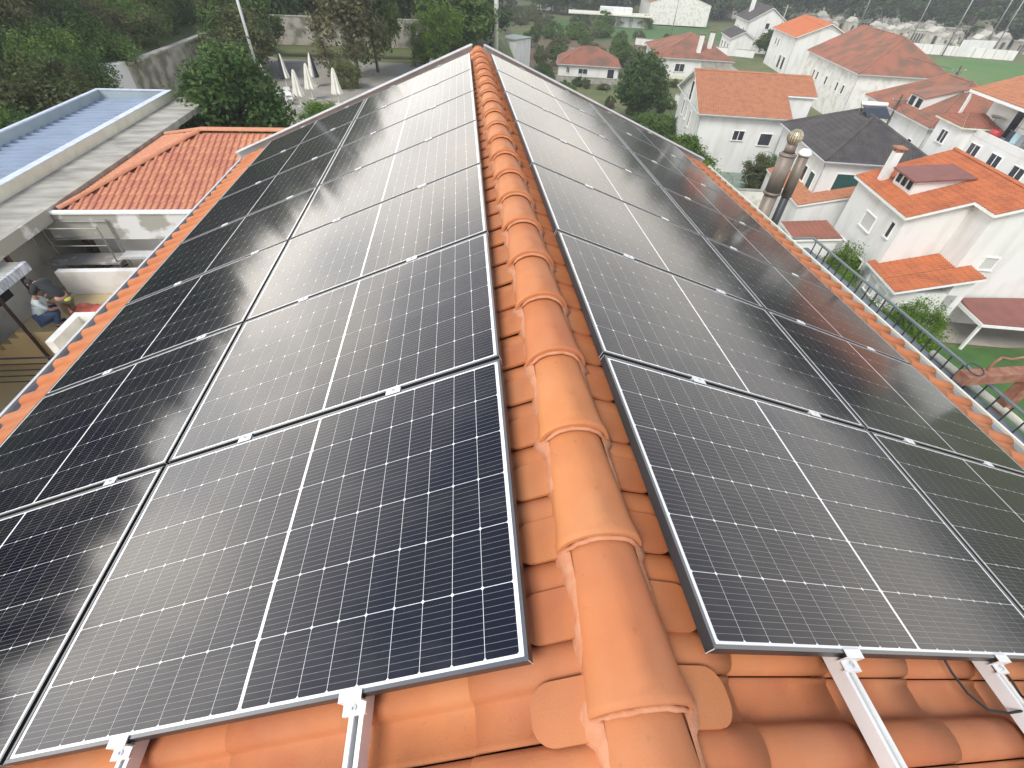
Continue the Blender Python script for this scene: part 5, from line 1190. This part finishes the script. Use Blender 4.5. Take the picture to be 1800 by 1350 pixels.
for i, (x, y) in enumerate(((15.5,102),(19.5,104),(24,106),(28,112),(33,108),(22,118),(28,122),(35,120),(41,116),(47,124),(17,124),(13,112),(38,128),(44,134),(31,131),(50,118),(20,111),(26,101),(33,100))):
    tree(x, y, rt.uniform(2.6, 3.8), rt.uniform(1.2, 1.9), rt.choice(['mid', 'olive', 'mid']), 'far1', 'small orchard tree with whitewashed trunk behind the small house', group='orchard trees with whitewashed trunks', trunk=TRW)
tree(31.5, 105.0, 4.0, 2.3, 'mid', 'dense1', 'round green garden tree behind the small square house roof')
tree(14.5, 91.0, 2.6, 1.7, 'dark', 'shrub0', 'dark bush against the right side of the white tower', 'shrub')
for k in range(34):
    x, y = (rt.uniform(13, 34), rt.uniform(70, 90)) if k % 2 else (rt.uniform(28, 50), rt.uniform(60, 92))
    if x > 33 and y > 74 and x < 52 and y > 92: continue
    tree(x, y, rt.uniform(.7, 1.8), rt.uniform(.5, 1.3), rt.choice(['mid', 'bright', 'olive', 'brown']), 'far1', 'small garden shrub in the plots between the houses', 'shrub', 'small shrubs in the garden plots')
for (x, y, r, lk) in ((69.5,120.5,2.6,'mid'),(70.5,117.0,2.4,'dark'),(71.5,113.5,2.4,'mid')): tree(x, y, 5.0, r, lk, 'far1', 'tall clipped hedge tree between the villa and the bright orange house', group='hedge trees beside the villa')
GL_ = 'tree in the background line behind the meadow'
for k in range(48):
    x = rt.uniform(2, 110); y = rt.uniform(183, 250)
    if 55 < x < 80 and y < 205: continue
    tree(x, y, rt.uniform(7, 13), rt.uniform(4, 6.5), rt.choice(['dark', 'mid', 'grey', 'olive']), rt.choice(['far0', 'far1']), 'background tree behind the meadow and far cottages', group='trees behind the meadow')
for k in range(26):
    x = rt.uniform(6, 56); y = rt.uniform(136, 146)+rt.choice([0, 26])
    if y < 150 and x > 40: continue
    tree(x, y, rt.uniform(2.5, 4.2), rt.uniform(2, 3), rt.choice(['mid', 'bright', 'olive']), 'far1', 'hedge bush along the far garden boundary', 'shrub', 'hedge bushes along the far gardens')
for k in range(76):
    a = rt.uniform(26, 56); dd = rt.uniform(215, 290)
    if 44.2 < a < 46.2 : continue
    x = dd*math.sin(R(a)); y = dd*math.cos(R(a))
    if k % 3 == 0: x, y = 172+rt.uniform(-4, 30), 118+rt.uniform(-14, 50)
    tree(x, y, rt.uniform(15, 22)*(.8 if k % 3 == 0 else 1), rt.uniform(5.5, 8.5), rt.choice(['dark', 'grey', 'dark']), rt.choice(['far0', 'tall0']), 'tall dark pine of the far wood behind the cemetery', group='tall trees of the far wood', zz=tz(x, y)-.5)
me_f = crown_proto('distant_woods', 700, 40, 1.0, .25, 41, .17, .5); base_v = np.array([v.co[:] for v in me_f.vertices]); acc = []
for k in range(150):
    a = rt.uniform(-40, 60); dd = rt.uniform(300, 620); x = dd*math.sin(R(a)); y = dd*math.cos(R(a))
    if 44.2 < a < 46.2: continue
    r_, h_ = rt.uniform(9, 15), rt.uniform(6, 10); acc.append(base_v*np.array([r_, r_, h_])+np.array([x, y, tz(x, y)+h_*.9]))
V_ = np.concatenate(acc); nq = len(V_)//4
me = bpy.data.meshes.new('distant_woods'); me.vertices.add(4*nq); me.vertices.foreach_set('co', V_.ravel()); me.loops.add(4*nq); me.loops.foreach_set('vertex_index', np.arange(4*nq))
me.polygons.add(nq); me.polygons.foreach_set('loop_start', np.arange(0, 4*nq, 4)); me.polygons.foreach_set('loop_total', np.full(nq, 4)); me.update(); me.materials.append(leaf_grey)
o = link('distant_woods', me, kind='stuff'); tag(o, 'hazy woods closing the distant rise', 'woods')
# bare pergola hoops in the garden of the gable house
pg = thing('garden_hoops', 'thin bare metal garden hoops in front of the gable house wall', 'garden frame', (24.2, 41.6, GR), ANG)
for i in range(3):
    mb = MB(); mb.tube([(1.3*i+.8*math.cos(t), .3*i, 1.6+.9*math.sin(t)) for t in [j*math.pi/8 for j in range(9)]], .025, 6); mb.build('hoop', scaff, pg)
    mb = MB(); mb.tube([(1.3*i-.8, .3*i, 0), (1.3*i-.8, .3*i, 1.6)], .025, 6); mb.build('post', scaff, pg)
mb = MB(); mb.lathe((26.5, 42.3, GR+.05), [(0,.0),(1.9,.0),(1.9,.7),(1.8,.72),(1.8,.5),(0,.5)], 24); tag(mb.build('garden_pool', mat('pool_green',(.22,.32,.27),.4), None, True), 'round green garden pool before the gable house', 'pool')

# ------------------------------------------------------------------ the two workers
def skin_body(name, chain, m, parent, levels=2):
    """chain: list of (co, radius, parent index)"""
    me = bpy.data.meshes.new(name); me.from_pydata([c[0] for c in chain], [(i, c[2]) for i, c in enumerate(chain) if c[2] is not None], [])
    o = bpy.data.objects.new(name, me); COL.objects.link(o)
    md = o.modifiers.new('s', 'SKIN'); sv = me.skin_vertices[0].data
    for i, c in enumerate(chain): r = c[1]; sv[i].radius = (r, r) if not isinstance(r, tuple) else r; sv[i].use_root = (i == 0)
    md2 = o.modifiers.new('u', 'SUBSURF'); md2.levels = levels; md2.render_levels = levels
    dg = bpy.context.evaluated_depsgraph_get(); nm_ = bpy.data.meshes.new_from_object(o.evaluated_get(dg)); o.modifiers.clear(); o.data = nm_
    nm_.materials.clear(); nm_.materials.append(m); nm_.polygons.foreach_set('use_smooth', [True]*len(nm_.polygons)); o.parent = parent; return o
def hand_chain(base, idx, d, side):
    """adds palm and five fingers to a chain list, returns additions"""
    d = Vector(d).normalized(); s = d.cross(Vector((0,0,1))).normalized()*side; p = Vector(base); L = []
    L.append((tuple(p+d*.08), .026, idx)); palm = 0
    return L, palm, d, s, p
def add_hand(chain, idx, base, d, side):
    d = Vector(d).normalized(); s = d.cross(Vector((.1,.2,1))).normalized()*side; n = s.cross(d); p = Vector(base)
    i0 = len(chain); chain.append((tuple(p+d*.05), (.036, .018), idx)); 
    for k, (o_, L_) in enumerate(((-.030,.060),(-.010,.072),(.010,.068),(.030,.052))):
        q = p+d*.09+s*o_; chain.append((tuple(q), .010, i0)); chain.append((tuple(q+d*L_*.55-n*.012), .0085, len(chain)-1)); chain.append((tuple(q+d*L_*.85-n*.035), .0075, len(chain)-1))
    q = p+d*.04-s*.040; chain.append((tuple(q), .011, i0)); chain.append((tuple(q+d*.035-s*.020-n*.015), .009, len(chain)-1))
def head_mesh(parent, c, look, r=.105, hair=True, cap=None):
    look = Vector(look).normalized(); up = Vector((0,0,1)); up = (up-look*up.dot(look)).normalized() if abs(look.z) < .97 else Vector((0,1,0)); sd_ = look.cross(up)
    M = Matrix(((sd_.x, look.x, up.x, c[0]), (sd_.y, look.y, up.y, c[1]), (sd_.z, look.z, up.z, c[2]), (0,0,0,1)))
    def ball(name, m, sc_, off, par, seg=18, cut=None):
        bm = bmesh.new(); bmesh.ops.create_uvsphere(bm, u_segments=seg, v_segments=seg-4, radius=1)
        for v in bm.verts:
            x, y, z = v.co
            if name == 'head':
                f = 1-.22*max(0, -z); x *= f; y = y*(1 if y < 0 else .94)+.10*math.exp(-((x/.16)**2+((z+.08)/.22)**2))*(y > 0)+.04*math.exp(-((x/.3)**2+((z+.55)/.16)**2))*(y > 0)-.05*math.exp(-(((abs(x)-.35)/.16)**2+((z-.1)/.12)**2))*(y > 0)
            v.co = (x*sc_[0]+off[0], y*sc_[1]+off[1], z*sc_[2]+off[2])
        if cut: bmesh.ops.bisect_plane(bm, geom=bm.verts[:]+bm.edges[:]+bm.faces[:], plane_co=cut[0], plane_no=cut[1], clear_outer=True)
        me = bpy.data.meshes.new(name); bm.to_mesh(me); bm.free(); me.materials.append(m); me.polygons.foreach_set('use_smooth', [True]*len(me.polygons))
        o = link(name, me, par); o.matrix_world = M if par is None else (M); return o
    h = ball('head', skin_m, (.078, .098, .118), (0,0,0), parent)
    h.matrix_parent_inverse = Matrix(); h.matrix_local = M
    for nm_, m, sc_, off, cut in [('hair', hair_m, (.086,.106,.122), (0,-.008,.012), ((0,.02,-.01), (0,.85,-.5))), ('ear', skin_m, (.012,.022,.032), (.080,-.005,-.005), None), ('ear', skin_m, (.012,.022,.032), (-.080,-.005,-.005), None),
                                  ('eye', hair_m, (.012,.008,.008), (.030,.088,.012), None), ('eye', hair_m, (.012,.008,.008), (-.030,.088,.012), None), ('mouth', cloth_brown, (.024,.006,.006), (0,.094,-.052), None)]:
        o = ball(nm_, m, sc_, off, parent, 12, cut); o.matrix_local = M
    return M
# worker 1: bending forward (faces -x, towards the other), feet on the landing edge
WZ = -6.9
p1 = thing('person', 'bending worker in dark shirt with a yellow-green hem leaning over the crouching one', 'person', (-10.75, 11.2, WZ), R(20))
# local: +y is forward (turned to face left)
p1.rotation_euler = (0, 0, R(75))
hip = (0, 0, .92); ch = [(hip, .11, None), ((0,.16,1.10), .125, 0), ((0,.34,1.22), .15, 1), ((0,.46,1.25), .11, 2), ((0,.55,1.24), .055, 3), ((0,.60,1.23), .05, 4)]
for s in (-1, 1):
    a = len(ch); ch += [((s*.19,.42,1.22), .062, 3), ((s*.24,.50,.98), .050, a), ((s*.14,.66,.80), .036, a+1)]; add_hand(ch, a+2, (s*.14,.68,.78), (-s*.25,.7,-.55), s)
for s in (-1, 1):
    a = len(ch); ch += [((s*.10,0,.86), .105, 0), ((s*.12,.10,.48), .066, a), ((s*.12,-.05,.10), .046, a+1), ((s*.12,.08,.04), .042, a+2), ((s*.12,.16,.035), .032, a+3)]
skin_body('body', ch, skin_m, p1)
sh = [((0,-.05,.86), .172, None), ((0,.16,1.10), .165, 0), ((0,.34,1.22), .178, 1), ((0,.47,1.25), .125, 2)]
for s in (-1, 1): a = len(sh); sh += [((s*.20,.42,1.21), .080, 3), ((s*.24,.48,1.04), .070, a)]
skin_body('shirt', sh, cloth_dark, p1)
skin_body('shirt_hem', [((-.14,-.09,.83), .045, None), ((0,-.13,.84), .05, 0), ((.14,-.09,.83), .045, 1)], cloth_yel, p1, 1)
tr_ = [((0,0,.90), .165, None)]
for s in (-1, 1): a = len(tr_); tr_ += [((s*.10,0,.80), .115, 0), ((s*.12,.10,.48), .080, a), ((s*.12,-.04,.13), .062, a+1)]
skin_body('trousers', tr_, cloth_brown, p1)
for s in (-1, 1): skin_body('shoe', [((s*.12,-.06,.045), .048, None), ((s*.12,.08,.045), .046, 0), ((s*.12,.19,.04), .036, 1)], rubber, p1, 1)
head_mesh(p1, (0,.70,1.22), (0,.55,-.83))
# worker 2: crouching
p2 = thing('person', 'crouching worker in blue and pale grey clothes beside the low steps', 'person', (-11.5, 11.15, WZ), R(-60))
hip = (0,-.10,.32); ch = [(hip, .14, None), ((0,.0,.50), .14, 0), ((0,.08,.70), .15, 1), ((0,.12,.84), .09, 2), ((0,.14,.90), .05, 3)]
for s in (-1, 1):
    a = len(ch); ch += [((s*.19,.10,.78), .060, 3), ((s*.22,.26,.58), .048, a), ((s*.10,.44,.52), .034, a+1)]; add_hand(ch, a+2, (s*.10,.46,.51), (-s*.2,.9,-.3), s)
for s in (-1, 1):
    a = len(ch); ch += [((s*.11,-.04,.34), .105, 0), ((s*.17,.34,.46), .068, a), ((s*.14,.16,.08), .046, a+1), ((s*.14,.28,.035), .036, a+2)]
skin_body('body', ch, skin_m, p2)
sh = [((0,-.10,.36), .16, None), ((0,.0,.50), .165, 0), ((0,.08,.70), .175, 1), ((0,.12,.83), .11, 2)]
for s in (-1, 1): a = len(sh); sh += [((s*.20,.10,.78), .078, 3), ((s*.22,.24,.60), .064, a)]
skin_body('shirt', sh, cloth_pale, p2)
tr_ = [((0,-.10,.32), .175, None)]
for s in (-1, 1): a = len(tr_); tr_ += [((s*.11,-.03,.34), .135, 0), ((s*.17,.35,.465), .105, a), ((s*.14,.17,.11), .068, a+1)]
skin_body('trousers', tr_, cloth_blue, p2)
for s in (-1, 1): skin_body('shoe', [((s*.14,.12,.04), .046, None), ((s*.14,.25,.04), .044, 0), ((s*.14,.34,.035), .034, 1)], rubber, p2, 1)
head_mesh(p2, (0,.17,1.03), (0,.85,-.5))

# ------------------------------------------------------------------ haze
HAZE = 0.0009
if HAZE:
    mb = MB(); mb.box(-1650, 1650, -1650, 1650, -21, 13); hz = mb.build('haze', [], None, kind='stuff')
    m = bpy.data.materials.new('haze_air'); m.use_nodes = True; N = m.node_tree.nodes; N.clear(); o_ = N.new('ShaderNodeOutputMaterial'); v_ = N.new('ShaderNodeVolumePrincipled')
    v_.inputs['Color'].default_value = (.86,.90,.93,1); v_.inputs['Density'].default_value = HAZE; v_.inputs['Anisotropy'].default_value = .2
    m.node_tree.links.new(v_.outputs[0], o_.inputs['Volume']); hz.data.materials.append(m)
print('objects', len(bpy.data.objects))
